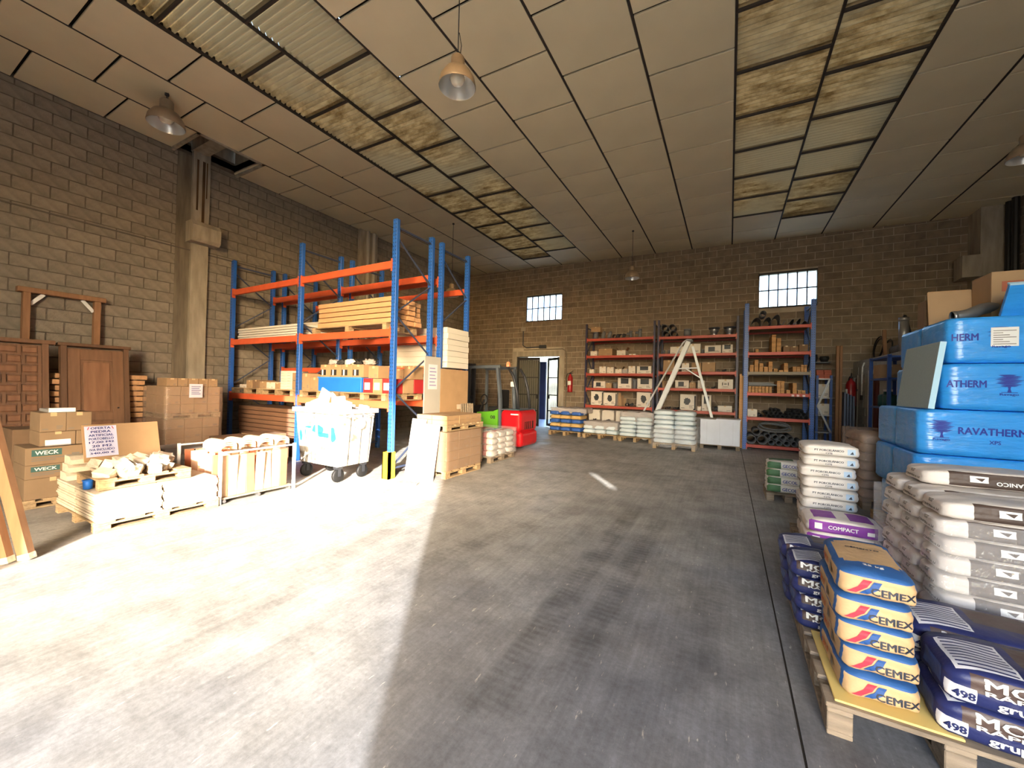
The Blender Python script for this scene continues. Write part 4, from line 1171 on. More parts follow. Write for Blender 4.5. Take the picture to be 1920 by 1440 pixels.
planks(-9.45, -7.25, 4.66, 4, 0.17, 0.15, 9, 0.09, M_PLANKD, 'brown plank stacked under left rack bay', 'planks under the left rack bay')
for y in (4.75, 5.15): MB().cbox(-9.4, -7.3, y-0.05, y+0.05, 0, 0.15, 0.004).build('timber_bearer', M_PLANKD, None, label='%s timber bearer under the planks below the left rack bay' % ('front' if y < 5 else 'rear'), cat='timber')
pallet('pallet under the brown planks on the rear rack row', -9.3, -7.3, 5.75, 6.4, 1.22, h=0.12)
planks(-9.3, -7.2, 5.78, 4, 0.155, 1.34, 6, 0.085, M_PLANKD, 'brown plank stacked on rear rack row', 'planks on the rear rack row')
# loaded pallets on the lower beam
for i, (a, b) in enumerate(((-9.45, -8.4), (-8.35, -7.25), (-7.05, -5.95), (-5.9, -4.8))):
    pallet('wooden pallet resting on the lower rack beam, %s from the left wall' % ORD[i], a, b, 4.5, 5.36, 1.22, h=0.12)
zb = 1.34
def rackbox(lbl, x0, x1, h, m, z=zb, y=4.58, d=0.34, **k):
    return carton(lbl, (x0+x1)/2, y+d/2, z, x1-x0-0.01, d, h, m, **k)
rackbox('flat white carton alone at the wall end of the lower rack beam', -9.3, -9.05, 0.07, M_WCARD)
for i, (a, b, h, m) in enumerate(((-9.03, -8.8, 0.16, M_CARD), (-8.79, -8.55, 0.17, M_CARDD), (-8.53, -8.3, 0.14, M_CARD), (-8.28, -8.0, 0.13, M_WCARD), (-7.98, -7.82, 0.12, M_CARD))):
    rackbox('small %s carton on the lower rack beam, %s right of the flat white one' % ('pale' if m == M_WCARD else 'brown', ORD[i]), a, b, h, m, seed=i)
for i in range(7):
    rackbox('flat white box in the neat stack on the lower rack beam, %s from below' % ORD[i], -7.8, -7.42, 0.05, M_WCARD, z=zb+i*0.052, tape=False, group='flat white boxes on the rack')
for i, (a, b, z, h) in enumerate(((-7.41, -7.1, zb, 0.17), (-7.41, -7.1, zb+0.175, 0.15), (-7.09, -6.86, zb, 0.31), (-6.85, -6.6, zb, 0.24))):
    rackbox('brown carton beside the flat white boxes on the lower rack beam, %s' % ('lower left', 'upper left', 'tall middle', 'right')[i], a, b, h, M_CARD, z=z, seed=i)
bl = thing('blue_crate', 'bright blue panel box on the lower rack beam above the waste container', 'crate', (-6.0, 4.75, zb))
MB().cbox(-0.57, 0.57, -0.2, 0.2, 0, 0.25, 0.006).build('crate_body', mat('bright_blue', (34, 116, 214), 0.5, nz=(3, 0.12)), bl)
MB().box(-0.58, 0.58, -0.21, -0.19, 0.235, 0.255).build('rim', mat('rim_blue', (60, 140, 226), 0.5), bl)
for i in range(4):
    x = -6.42+0.29*i
    t = rackbox('cardboard carton with black and white print on the blue box, %s from the left' % ORD[i], x-0.14, x+0.14, 0.22, M_CARD, z=zb+0.256, prints=0, seed=i)
    MB().box(-0.13, 0.02, -0.172, -0.1705, 0.03, 0.13).build('print', M_INK, t)
    MB().box(-0.09, -0.05, -0.1735, -0.172, 0.03, 0.13).build('print', M_PAPER, t)
for i in range(5):
    x = -6.35+0.22*i
    me, bv = bag_mesh(0.2, 0.16, 0.09, 20+i, 0.3, 0.02)
    add('plastic_bag', me, [M_FILMD, M_BLACK, M_WHITE, M_BLACK, M_FILMD][i], None, (x, 4.74, zb+0.478), rz=i*0.7, label='crumpled %s plastic wrap lying on the printed cartons, %s from the left' % (['clear', 'black', 'white', 'black', 'clear'][i], ORD[i]), cat='plastic')
k = 0
for x in (-5.31, -5.08, -4.86):
    for y in (4.58, 4.84, 5.1):
        k += 1
        t = rackbox('red carton with pale label by the right rack post, %s row, %s back' % ({-5.31: 'left', -5.08: 'middle', -4.86: 'right'}[x], ['front', 'middle', 'rear'][int((y-4.5)/0.26)]), x-0.11, x+0.11, 0.24, M_RCARD if (k % 4) else M_CARD, y=y, d=0.25, prints=0, tape=False, seed=k)
        MB().box(-0.07, 0.06, -0.1275, -0.1262, 0.05, 0.17).build('print', M_PAPER, t)
for i, (x, y, h) in enumerate(((-5.2, 4.6, 0.2), (-4.9, 5.12, 0.22), (-5.15, 5.12, 0.18))):
    rackbox('brown carton with dark tape stacked on the red cartons, %s' % ('front', 'rear right', 'rear left')[i], x-0.12, x+0.12, h, M_CARD, z=zb+0.245, y=y, d=0.24)
pallet('pallet on the lower beam of the rear rack row, right bay', -6.9, -4.85, 5.72, 6.42, 1.22, h=0.12)
for i in range(6):
    t = carton('brown carton with black stripes in the rear rack row, %s from the left' % ORD[i], -6.65+0.32*i, 5.92, 1.34, 0.3, 0.36, 0.52, M_CARD, prints=0, seed=i)
    MB().box(-0.12, -0.03, -0.182, -0.1805, 0.3, 0.46).build('print', M_INK, t)
# post guard
MB().box(-4.77, -4.63, 4.44, 4.5, 0, 0.42).box(-4.77, -4.75, 4.44, 4.58, 0, 0.42).box(-4.65, -4.63, 4.44, 4.58, 0, 0.42).build('post_guard', mat('yellow_guard', (232, 196, 40), 0.5), None, label='yellow steel guard around the foot of the right rack post', cat='guard')

# ------------------------------------------------------------------ waste container
M_BIN = mat('scuffed_bin_grey', (176, 174, 166), 0.55, nz=(5, 0.7), col2=(112, 106, 96), bump=(20, 0.2))
def bin_front():
    m = bpy.data.materials.new('scuffed_bin_front'); m.use_nodes = True
    N, L = m.node_tree.nodes, m.node_tree.links
    b = N['Principled BSDF']; b.inputs['Roughness'].default_value = 0.55
    tc = N.new('ShaderNodeTexCoord')
    n = N.new('ShaderNodeTexNoise'); n.inputs['Scale'].default_value = 7; n.inputs['Detail'].default_value = 6; L.new(tc.outputs['Object'], n.inputs['Vector'])
    cr = N.new('ShaderNodeValToRGB'); cr.color_ramp.elements[0].position = 0.36; cr.color_ramp.elements[0].color = s2l((104, 98, 90)) + (1,)
    cr.color_ramp.elements[1].position = 0.5; cr.color_ramp.elements[1].color = s2l((196, 194, 188)) + (1,); L.new(n.outputs[0], cr.inputs[0])
    L.new(cr.outputs[0], b.inputs['Base Color']); return m
wc = thing('waste_container', 'large scuffed grey wheeled waste container with blue paint marks, full of rubble', 'container', (-5.5, 4.13, 0))
def taper(x0, x1, y0, y1, z0, z1, ex, ey, m, name, wall=0.02):
    mb = MB(); bm = mb.bm
    def ring(a, b, c, d, z): return [bm.verts.new(p) for p in ((a, c, z), (b, c, z), (b, d, z), (a, d, z))]
    A = ring(x0, x1, y0, y1, z0); B = ring(x0-ex, x1+ex, y0-ey, y1+ey, z1)
    C_ = ring(x0-ex+wall, x1+ex-wall, y0-ey+wall, y1+ey-wall, z1); D = ring(x0+wall, x1-wall, y0+wall, y1-wall, z0+wall)
    bm.faces.new(A[::-1]); bm.faces.new(D)
    for P, Q in ((A, B), (B, C_), (C_, D)):
        for i in range(4): bm.faces.new((P[i], P[(i+1) % 4], Q[(i+1) % 4], Q[i]))
    return mb.build(name, m, wc)
body = taper(-0.45, 0.45, -0.28, 0.28, 0.24, 1.06, 0.07, 0.05, bin_front(), 'bin_body')
MB().box(-0.56, 0.56, -0.37, -0.31, 1.03, 1.1).box(-0.56, 0.56, 0.31, 0.37, 1.03, 1.1).box(-0.56, -0.50, -0.31, 0.31, 1.03, 1.1).box(0.50, 0.56, -0.31, 0.31, 1.03, 1.1).build('rim', M_BIN, wc)
for y in (-0.16, 0.05, 0.22):
    MB().beam((0.455, y, 0.26), (0.525, y, 1.02), 0.03, 0.05).build('rib', M_BIN, wc)
for x in (-0.3, 0.0, 0.3):
    MB().beam((x, -0.285, 0.26), (x*1.1, -0.335, 1.02), 0.05, 0.02).build('rib', M_BIN, wc)
for y in (-0.2, 0.15):
    MB().tube([(0.55, y-0.07, 1.02), (0.62, y-0.07, 1.0), (0.62, y+0.07, 1.0), (0.55, y+0.07, 1.02)], 0.012, 6).build('handle', M_BIN, wc)
MB().lathe([(0.001, 0), (0.09, 0), (0.09, 0.04), (0.001, 0.05)], 14, axis='x').build('trunnion_plate', M_BIN, wc, (0.52, 0.03, 0.88))
M_PAINT = mat('cyan_paint', (40, 176, 220), 0.6, nz=(12, 0.25))
pb = BVHTree.FromPolygons([v.co for v in body.data.vertices], [p.vertices for p in body.data.polygons])
rnd = random.Random(3)
for (u, v, w, h) in ((0.02, 0.78, 0.3, 0.14), (0.16, 0.70, 0.34, 0.08), (0.36, 0.72, 0.16, 0.22), (-0.3, 0.72, 0.05, 0.2), (-0.4, 0.66, 0.06, 0.16), (-0.2, 0.8, 0.16, 0.04)):
    poly = []
    for i in range(12):
        a = 2*PI*i/12; r = 0.8+0.35*rnd.random()
        poly.append((w/2*r*math.cos(a), h/2*r*math.sin(a)))
    patch(poly, wc, (u, -0.36, v), (1, 0, 0), (0, 0, 1), M_PAINT, 'paint_mark', pb, (0, -1, 0), 0.012, 0.05)
wheel = MB().lathe([(0.02, -0.025), (0.085, -0.025), (0.1, -0.015), (0.1, 0.015), (0.085, 0.025), (0.02, 0.025)], 18, axis='x').mesh('wheel', True)
for x in (-0.38, 0.38):
    for y in (-0.22, 0.22):
        c = MB().box(-0.045, 0.045, -0.05, 0.05, 0.2, 0.24).box(-0.042, -0.034, -0.025, 0.025, 0.09, 0.2).box(0.034, 0.042, -0.025, 0.025, 0.09, 0.2).build('caster', M_DSTEEL, wc, (x, y, 0))
        add('wheel', wheel, M_BLACK, c, (0, 0.0, 0.1))
# rubble and board offcuts in the container
M_RUB = mat('plaster_rubble', (216, 208, 196), 0.9, var=0.12, nz=(9, 0.12))
def chunk(x, y, z, sx, sy, sz, rot, label, seed, m=None):
    bm = bmesh.new(); bmesh.ops.create_cube(bm, size=1.0)
    bmesh.ops.subdivide_edges(bm, edges=bm.edges[:], cuts=2, use_grid_fill=True)
    for v in bm.verts:
        n = noise.noise_vector(v.co*2.3 + Vector((seed*5.1, seed*2.7, 0)))
        v.co += n*0.12
        v.co = Vector((v.co.x*sx, v.co.y*sy, v.co.z*sz))
    me = bpy.data.meshes.new('chunk'); bm.to_mesh(me); bm.free()
    return add('rubble_piece', me, m or M_RUB, None, (x, y, z), rot=rot, label=label, cat='rubble', group='rubble in the waste container')
rnd = random.Random(12)
for i in range(22):
    x = -5.95 + 0.9*((i*0.618) % 1); y = 3.9 + 0.45*rnd.random()
    big = i % 3
    chunk(x, y, 1.06+0.05*rnd.random(), (0.24, 0.16, 0.12)[big]*(0.8+0.4*rnd.random()), 0.05 if big == 0 else 0.12, (0.16, 0.14, 0.1)[big], (0.4*rnd.random(), 0.6*(rnd.random()-0.5), rnd.random()*2), 'pale plaster rubble chunk heaped in the waste container', i)
for i, (x, z, w, h, ry, rz) in enumerate(((-5.62, 1.22, 0.2, 0.34, 0.5, 0.2), (-5.38, 1.18, 0.14, 0.3, 0.35, -0.3), (-5.2, 1.16, 0.16, 0.26, -0.1, 0.3), (-5.05, 1.12, 0.14, 0.2, 0.2, 0.1), (-5.75, 1.1, 0.16, 0.26, -0.4, 0.4))):
    add('board_offcut', MB().cbox(-w/2, w/2, -0.012, 0.012, -h/2, h/2, 0.003).mesh(), M_RUB, None, (x, 4.0, z), rot=(0.15, ry, rz), label='pale board offcut sticking out of the waste container, %s from the left' % ['second', 'third', 'fourth', 'fifth', 'first'][i], cat='board')

# ------------------------------------------------------------------ box stack at the rack end, boards, bag pallet
pallet('lower wooden pallet of the tall box stack at the rack end', -4.56, -3.9, 4.95, 5.95, h=0.12)
for k in range(4):
    for i in range(2):
        for j in range(3):
            carton('brown carton in lower tier at rack end, %s layer, %s column, %s row' % (ORD[k], ('left', 'right')[i], ORD[j]), -4.39+0.325*i, 5.12+0.33*j, 0.12+k*0.158, 0.32, 0.325, 0.155, M_CARDD, tape=False, front='+x', seed=k+i+j, group='lower tier cartons at the rack end')
film_box('dusty stretch wrap around the lower box tier at the rack end', -4.57, -3.885, 4.94, 5.97, 0.13, 0.745, mat('brown_film', (196, 168, 146), 0.3, alpha=0.35, spec=0.8, bump=(16, 0.8)), 21, 0.008, top=False)
pallet('upper wooden pallet in the box stack at the rack end', -4.58, -3.88, 4.93, 5.97, 0.757, h=0.1)
for k in range(2):
    for i in range(2):
        for j in range(3):
            carton('tan carton in upper tier at rack end, %s layer, %s column, %s row' % (ORD[k], ('left', 'right')[i], ORD[j]), -4.39+0.325*i, 5.12+0.33*j, 0.857+k*0.075, 0.31, 0.32, 0.073, M_CARD, tape=False, front='+x', seed=k+i+j, group='upper tier cartons at the rack end')
for i, (x, w, h) in enumerate(((-4.42, 0.3, 0.95), (-4.12, 0.28, 0.88))):
    add('white_board', MB().cbox(-w/2, w/2, 0, 0.02, 0, h, 0.004).mesh(), M_PANEL, None, (x, 4.72, 0.0), rot=(-0.17, 0, 0), label='%s white board leaning against the box stack at the rack end' % ('left', 'right')[i], cat='board')
add('stone_offcut', MB().cbox(-0.16, 0.16, -0.08, 0.08, 0, 0.03, 0.006).mesh(), mat('speckled_stone', (150, 146, 138), 0.8, nz=(40, 0.5)), None, (-4.2, 4.42, 0), rz=0.4, label='speckled stone offcut on the floor before the leaning boards', cat='stone')
M_GPANEL = mat('grey_panel', (172, 170, 166), 0.5, nz=(2, 0.06))
gp = thing('grey_board', 'tall pale grey panel with a taped notice leaning on the rack end', 'panel', (-4.63, 5.42, 0.0), 0, None, (0, 0.0, 0))
MB().cbox(-0.012, 0.012, -0.215, 0.215, 0, 2.0, 0.003).build('panel_board', M_GPANEL, gp)
MB().box(0.0121, 0.0135, -0.12, 0.12, 1.42, 1.86).build('notice', mat('faded_notice', (206, 204, 214), 0.8), gp)
for k in range(6): MB().box(0.0136, 0.0142, -0.09, 0.09-0.03*(k % 2), 1.48+k*0.06, 1.5+k*0.06).build('notice_line', mat('violet_ink', (140, 134, 180), 0.8), gp)
add('cardboard_sheet', MB().cbox(-0.012, 0.012, -0.43, 0.43, 0, 1.8, 0.003).mesh(), M_CARD, None, (-4.63, 6.07, 0.0), rot=(0, 0.0, 0), label='large brown cardboard sheet standing at the end of the rear rack', cat='panel')
def upright_pallet(x, y0, y1, h, label, z=0.0):
    t = thing('pallet', label, 'pallet', (x, (y0+y1)/2, z), 0, None, (0, -0.05, 0))
    d = y1-y0; n = 6; bw = d/n*0.6
    for i in range(n):
        y = -d/2+bw/2+(d-bw)*i/(n-1)
        MB().cbox(0.0, 0.018, y-bw/2, y+bw/2, 0, h, 0.003).build('deck_board', M_WOODG, t)
    for z in (0.06, h/2, h-0.06): MB().cbox(-0.09, 0.0, -d/2, d/2, z-0.045, z+0.045, 0.003).build('stringer', M_WOODG, t)
    return t
upright_pallet(-4.36, 5.99, 6.42-0.3+0.27, 1.16, 'grey wooden pallet standing upright behind the box stack')
pallet('wooden pallet under the red and blue printed bags by the forklift', -4.95, -4.0, 6.45, 7.4, h=0.12, m=M_WOODG)
M_BAGP = mat('printed_cement_bag', (206, 200, 198), 0.5, var=0.06, bands=[(0, -0.24, -0.06, (96, 122, 184)), (0, 0.02, 0.12, (176, 92, 92))])
for k in range(4):
    for j in range(3):
        me, bv = bag_mesh(0.47, 0.31, 0.125, (k+j) % 4, 0.2)
        for i in range(2):
            add('cement_bag', me, M_BAGP, None, (-4.71+0.475*i, 6.61+0.315*j, 0.12+k*0.118), label='red and blue bag beside forklift, %s layer, %s column, %s row' % (ORD[k], ('left', 'right')[i], ORD[j]), cat='bag', group='bags beside the forklift')
film_box('cloudy stretch wrap around the printed bags beside the forklift', -4.97, -3.97, 6.43, 7.42, 0.12, 0.64, M_FILM, 31, 0.02)

# ------------------------------------------------------------------ forklift
M_FRED = mat('forklift_red', (186, 24, 34), 0.28, nz=(4, 0.06))
M_FGREEN = mat('forklift_green', (96, 168, 40), 0.4, nz=(4, 0.06))
M_FGREY = mat('forklift_grey', (84, 92, 102), 0.4)
fk = thing('forklift', 'red and green counterbalance forklift with grey overhead guard parked behind the racking', 'forklift', (-4.75, 8.45, 0))
def rounded(x0, x1, y0, y1, z0, z1, r, name, m, par=fk, seg=4):
    bm = bmesh.new(); bmesh.ops.create_cube(bm, size=1.0)
    for q in bm.verts: q.co = Vector(((x0+x1)/2+q.co.x*(x1-x0), (y0+y1)/2+q.co.y*(y1-y0), (z0+z1)/2+q.co.z*(z1-z0)))
    bmesh.ops.bevel(bm, geom=[e for e in bm.edges], offset=r, segments=seg, affect='EDGES', profile=0.5)
    mb = MB(); mb.merge(bm)
    return mb.build(name, m, par, smooth=False)
cw = rounded(0.0, 0.55, -0.44, 0.5, 0.42, 0.95, 0.11, 'counterweight', M_FRED)
rounded(0.04, 0.58, -0.42, 0.48, 0.09, 0.46, 0.1, 'counterweight', M_FRED)
MB().box(0.01, 0.5, -0.4, 0.46, 0.945, 0.965).build('deck_cover', M_FGREY, cw)
MB().box(0.545, 0.556, -0.2, 0.25, 0.5, 0.68).build('grille', M_BLACK, cw)
for y in (-0.15, -0.05, 0.05, 0.15): MB().box(0.55, 0.562, y-0.012, y+0.012, 0.5, 0.68).build('grille_bar', M_FRED, cw)
MB().box(0.3, 0.5, -0.448, -0.44, 0.84, 0.87).build('badge_strip', M_PAPER, cw)
sd_ = MB().prism([(-0.66, 0.46), (-0.1, 0.42), (-0.06, 0.5), (-0.06, 0.95), (-0.2, 0.9), (-0.4, 0.88), (-0.66, 0.86)], -0.43, -0.36).build('side_panel', M_FGREEN, fk)
MB().box(-0.64, -0.47, -0.437, -0.43, 0.55, 0.73).build('hatch_outline', M_FGREY, sd_)
MB().box(-0.625, -0.485, -0.44, -0.436, 0.565, 0.715).build('hatch', M_FGREEN, sd_)
lettering('08', sd_, (-0.2, -0.431, 0.76), (1, 0, 0), (0, 0, 1), 0.13, 0.08, M_INK, 'number')
MB().prism([(-1.3, 0.25), (0.0, 0.25), (0.0, 0.5), (-1.3, 0.5)], -0.38, 0.44).build('chassis', M_FGREY, fk)
MB().prism([(-0.66, 0.5), (0.02, 0.5), (0.02, 0.9), (-0.66, 0.86)], -0.36, 0.42).build('battery_box', M_FGREEN, fk)
for y in (-0.38, 0.44):
    MB().beam((0.0, y, 0.42), (-0.03, y, 1.2), 0.09, 0.06).build('guard_post', M_FGREY, fk)
    MB().beam((-0.03, y, 1.2), (-0.12, y, 1.98), 0.09, 0.06).build('guard_post', M_FGREY, fk)
    MB().beam((-0.95, y, 0.5), (-0.95, y, 1.95), 0.06, 0.06).build('guard_post', M_FGREY, fk)
    MB().beam((-1.0, y, 1.96), (-0.05, y, 1.98), 0.06, 0.07).build('guard_rail', M_FGREY, fk)
for x in (-0.9, -0.7, -0.5, -0.3, -0.12): MB().beam((x, -0.38, 1.97), (x, 0.44, 1.97), 0.05, 0.03).build('guard_bar', M_FGREY, fk)
for y in (-0.25, 0.35):
    MB().tube([(0.4, y, 0.95), (0.34, y, 1.4), (0.24, y, 1.75), (0.1, y, 1.95)], 0.035, 8).build('rear_guard_tube', M_DSTEEL, fk, smooth=True)
MB().tube([(0.2, -0.1, 0.95), (0.17, -0.1, 1.5)], 0.04, 8).build('rear_guard_tube', M_FGREY, fk, smooth=True)
MB().box(0.12, 0.22, -0.16, -0.15, 1.5, 1.62).build('sticker', M_PAPER, fk)
MB().lathe([(0.05, 0), (0.05, 0.03), (0.04, 0.1), (0.001, 0.12)], 14).build('beacon', mat('amber_beacon', (236, 150, 110), 0.3), fk, (0.12, -0.3, 1.98), smooth=True)
rounded(-0.5, -0.12, -0.2, 0.24, 0.88, 1.0, 0.04, 'seat', M_BLACK)
rounded(-0.24, -0.12, -0.2, 0.24, 0.98, 1.42, 0.04, 'seat_back', M_BLACK)
MB().tube([(-0.75+0.0*math.cos(a), 0.02+0.15*math.cos(a), 1.15+0.13*math.sin(a)) for a in [2*PI*i/16 for i in range(16)]], 0.014, 6, closed=True).build('steering_wheel', M_BLACK, fk, smooth=True)
MB().tube([(-0.75, 0.02, 1.15), (-0.95, 0.02, 0.7)], 0.02, 6).build('steering_column', M_BLACK, fk)
MB().box(-1.05, -0.98, -0.3, 0.36, 0.5, 1.0).build('dashboard', M_BLACK, fk)
for y in (-0.28, 0.34):
    MB().beam((-1.32, y, 0.08), (-1.32, y, 2.1), 0.1, 0.07).build('mast_channel', M_DSTEEL, fk)
for z in (0.3, 1.2, 2.05): MB().beam((-1.32, -0.28, z), (-1.32, 0.34, z), 0.06, 0.08).build('mast_crossbar', M_DSTEEL, fk)
for y in (-0.16, 0.22): MB().box(-2.3, -1.38, y-0.05, y+0.05, 0.05, 0.09).box(-1.42, -1.38, y-0.05, y+0.05, 0.05, 0.5).build('fork', M_DSTEEL, fk)
tw = MB().lathe([(0.06, -0.08), (0.17, -0.08), (0.2, -0.05), (0.2, 0.05), (0.17, 0.08), (0.06, 0.08)], 20, axis='y').mesh('tyre', True)
hub = MB().lathe([(0.001, -0.085), (0.06, -0.085), (0.07, -0.06), (0.07, 0.06), (0.06, 0.085), (0.001, 0.085)], 14, axis='y').mesh('hub', True)
for x, y in ((0.05, -0.34), (0.05, 0.4), (-1.05, -0.36), (-1.05, 0.42)):
    w = add('tyre', tw, M_BLACK, fk, (x, y, 0.2)); add('hub', hub, M_FGREY, w)

# ------------------------------------------------------------------ left foreground
M_DOORW = mat('sapele_door', (126, 92, 68), 0.5, nz=(2.5, 0.14), stretch=(9, 9, 1), bump=(30, 0.1))
M_DOORP = mat('sapele_panel', (140, 100, 74), 0.5, nz=(2.0, 0.2), stretch=(6, 6, 0.9))
M_DOORD = mat('door_shadow_wood', (106, 78, 58), 0.6, nz=(2.5, 0.14), stretch=(9, 9, 1))  # darker brown wood for the panel door's jambs and head
M_OLDW = mat('raw_timber', (142, 104, 74), 0.7, nz=(3, 0.14), stretch=(8, 8, 1))
# carved door (local: width along y, thickness along x, facing +x)
dc = thing('carved_door', 'carved wooden door with small square panels leaning on the left wall', 'door', (-9.05, 1.05, 0.0), 0, None, (0, -0.14, 0))
MB().cbox(-0.03, 0.0, 0, 0.72, 0, 1.98, 0.003).build('door_slab', M_DOORW, dc)
MB().cbox(-0.06, 0.03, 0.72, 0.79, 0, 2.0, 0.004).build('jamb', M_DOORW, dc)
MB().cbox(-0.07, 0.04, -0.05, 0.86, 2.0, 2.06, 0.004).build('head', M_DOORW, dc)
for r_ in range(13):
    z = 0.06 + r_*0.148
    cols = [(0.02, 0.16), (0.20, 0.34), (0.38, 0.52), (0.56, 0.68)] if r_ % 2 else [(0.02, 0.23), (0.27, 0.48), (0.52, 0.68)]
    MB().box(0.0, 0.018, 0.0, 0.72, z-0.022, z).build('rail', M_DOORW, dc)
    for a, b in cols:
        MB().prism([(0, 0), (0.016, 0.016), (0.016, 0.084), (0, 0.1)], a+0.012, b-0.012).build('raised_panel', M_DOORP, dc, (0, 0, z+0.013))
        MB().box(0.0, 0.02, b, b+0.035, z, z+0.126).build('stile', M_DOORW, dc)
dp = thing('panel_door', 'plain panelled wooden door in its frame leaning on the left wall', 'door', (-9.05, 1.96, 0.0), 0, None, (0, -0.14, 0))
MB().cbox(-0.035, 0.0, 0.07, 0.74, 0, 1.97, 0.003).build('door_slab', M_DOORW, dp)
for a, b, c, d in ((0.07, 0.22, 0, 1.95), (0.60, 0.74, 0, 1.95), (0.22, 0.60, 1.78, 1.95), (0.22, 0.60, 0, 0.2), (0.22, 0.6, 0.78, 0.9)):
    MB().cbox(0.0, 0.016, a, b, c, d, 0.003).build('stile' if d-c > 1 else 'rail', M_DOORW, dp)
for z0, z1 in ((0.9, 1.78), (0.2, 0.78)):
    MB().cbox(0.0, 0.010, 0.25, 0.57, z0+0.03, z1-0.03, 0.006).build('raised_panel', M_DOORP, dp)
for a, b in ((0.0, 0.07), (0.74, 0.81)): MB().cbox(-0.08, 0.035, a, b, 0, 2.0, 0.004).build('jamb', M_DOORD, dp)
MB().cbox(-0.085, 0.045, -0.03, 0.84, 2.0, 2.05, 0.004).build('head', M_DOORD, dp)
MB().lathe([(0.001, 0.0), (0.012, 0.0), (0.012, 0.02), (0.001, 0.02)], 10, axis='x').build('knob', M_BLACK, dp, (0.016, 0.66, 0.98))
df = thing('door_frame', 'empty wooden door frame with white corner braces leaning behind the doors', 'frame', (-9.71, 1.63, 0.0), 0, None, (0, 0, 0))
for a, b in ((0.0, 0.08), (0.79, 0.87)): MB().cbox(-0.06, 0.06, a, b, 0, 2.8, 0.005).build('jamb', M_OLDW, df)
MB().cbox(-0.065, 0.065, -0.06, 0.93, 2.8, 2.88, 0.005).build('head', M_OLDW, df)
for s in ((0.08, 0.22, 1), (0.79, 0.65, -1)):
    MB().beam((0.0, s[0], 2.62), (0.0, s[1], 2.8), 0.05, 0.012, Vector((1, 0, 0))).build('corner_brace', M_WHITE, df)
# plank pile against the wall
me = MB().cbox(-0.16, 0.16, 1.9, 3.02, 0, 0.078, 0.004).mesh()
for k in range(16):
    add('timber_plank', me, M_PLANK if k > 7 else M_PLANKD, None, (-9.46+0.01*math.sin(k*5), 0.02*math.sin(k*3), 0.02+k*0.096), label='reddish plank in pile at left wall behind doors, %s from below' % (ORD+['sixteenth'])[k], cat='plank', group='planks against the left wall')
    MB().box(-0.15, 0.15, 0, 0.05, 0, 0.0175).build('timber_spacer', M_PLANKD, None, (-9.46, 2.3, k*0.096+0.001), label='thin near spacer strip under the %s plank at the left wall' % (ORD+['sixteenth'])[k], cat='spacer', group='spacers in the plank pile')
    MB().box(-0.15, 0.15, 0, 0.05, 0, 0.0175).build('timber_spacer', M_PLANKD, None, (-9.46, 2.85, k*0.096+0.001), label='thin far spacer strip under the %s plank at the left wall' % (ORD+['sixteenth'])[k], cat='spacer', group='spacers in the plank pile')
# WECK cartons on a pallet
pallet('wooden pallet under the stacked cartons beside the stone slabs', -7.95, -6.78, 1.17, 1.78, h=0.1)
M_WECK = mat('weck_green', (60, 96, 92), 0.6)
M_CARD_SHADE = mat('brown_carton', (138, 114, 88), 0.85, var=0.06, nz=(4, 0.08))  # darker copy of the cardboard, with the shade at the left painted in
def facebox(label, y0, y1, z0, z1, x=-6.8, d=0.5, m=None, **k):
    return carton(label, x-d/2, (y0+y1)/2, z0, d, y1-y0, z1-z0, m or M_CARD_SHADE, front='+x', **k)
facebox('plain brown carton at the bottom of the stacked cartons on the pallet', 1.2, 1.62, 0.1, 0.33, prints=0)
for i, (a, b, c, d) in enumerate(((1.2, 1.62, 0.332, 0.485), (1.2, 1.64, 0.487, 0.68))):
    t = facebox('brown carton with green WECK label, %s of the two' % ('lower', 'upper')[i], a, b, c, d, prints=0, tape=False)
    w, h = b-a, d-c
    # local frame: x = width, -y = face
    MB().box(-w*0.40, w*0.12, -0.2512, -0.2502, h*0.5, h*0.88).build('label', M_WECK, t)
    lettering('WECK', t, (-w*0.14, -0.2513, h*0.69), (1, 0, 0), (0, 0, 1), w*0.4, h*0.22, M_PAPER)
    MB().box(-w*0.40, w*0.25, -0.2512, -0.2502, h*0.34, h*0.40).box(-w*0.40, w*0.02, -0.2512, -0.2502, h*0.22, h*0.28).box(w*0.3, w*0.44, -0.2512, -0.2502, h*0.45, h*0.55).build('print', M_GINK, t)
facebox('brown carton with round mark behind the white notice, above the WECK cartons', 1.3, 1.58, 0.69, 0.85, d=0.42)
facebox('brown carton beside the sign board, above the WECK cartons', 1.585, 1.75, 0.69, 0.85, d=0.42)
facebox('left of two printed brown cartons at the top of the carton stack', 1.3, 1.50, 0.853, 1.07, d=0.42)
facebox('right of two printed brown cartons at the top of the carton stack', 1.502, 1.71, 0.853, 1.07, d=0.42)
facebox('large dark carton at the rear of the carton stack', 1.19, 1.7, 0.1, 0.85, x=-7.32, d=0.5, m=M_CARDD, prints=0)
t = thing('tile_pack', 'flat white tile pack lying on top of the carton stack', 'box', (-7.0, 1.47, 1.072))
MB().cbox(-0.18, 0.18, -0.11, 0.11, 0, 0.035, 0.003).build('pack', M_GCARD, t); MB().box(0.16, 0.183, -0.105, 0.105, 0.004, 0.05).build('white_edge', M_PAPER, t)
t = thing('paper_notice', 'white sheet of paper on the ledge above the WECK cartons', 'paper', (-6.79, 1.44, 0.69), 0, None, (0, -0.2, 0))
MB().box(0, 0.004, -0.1, 0.1, 0, 0.12).build('sheet', M_PAPER, t); MB().box(0.0, 0.012, -0.1, 0.1, -0.0, 0.012).build('edge', M_GCARD, t)
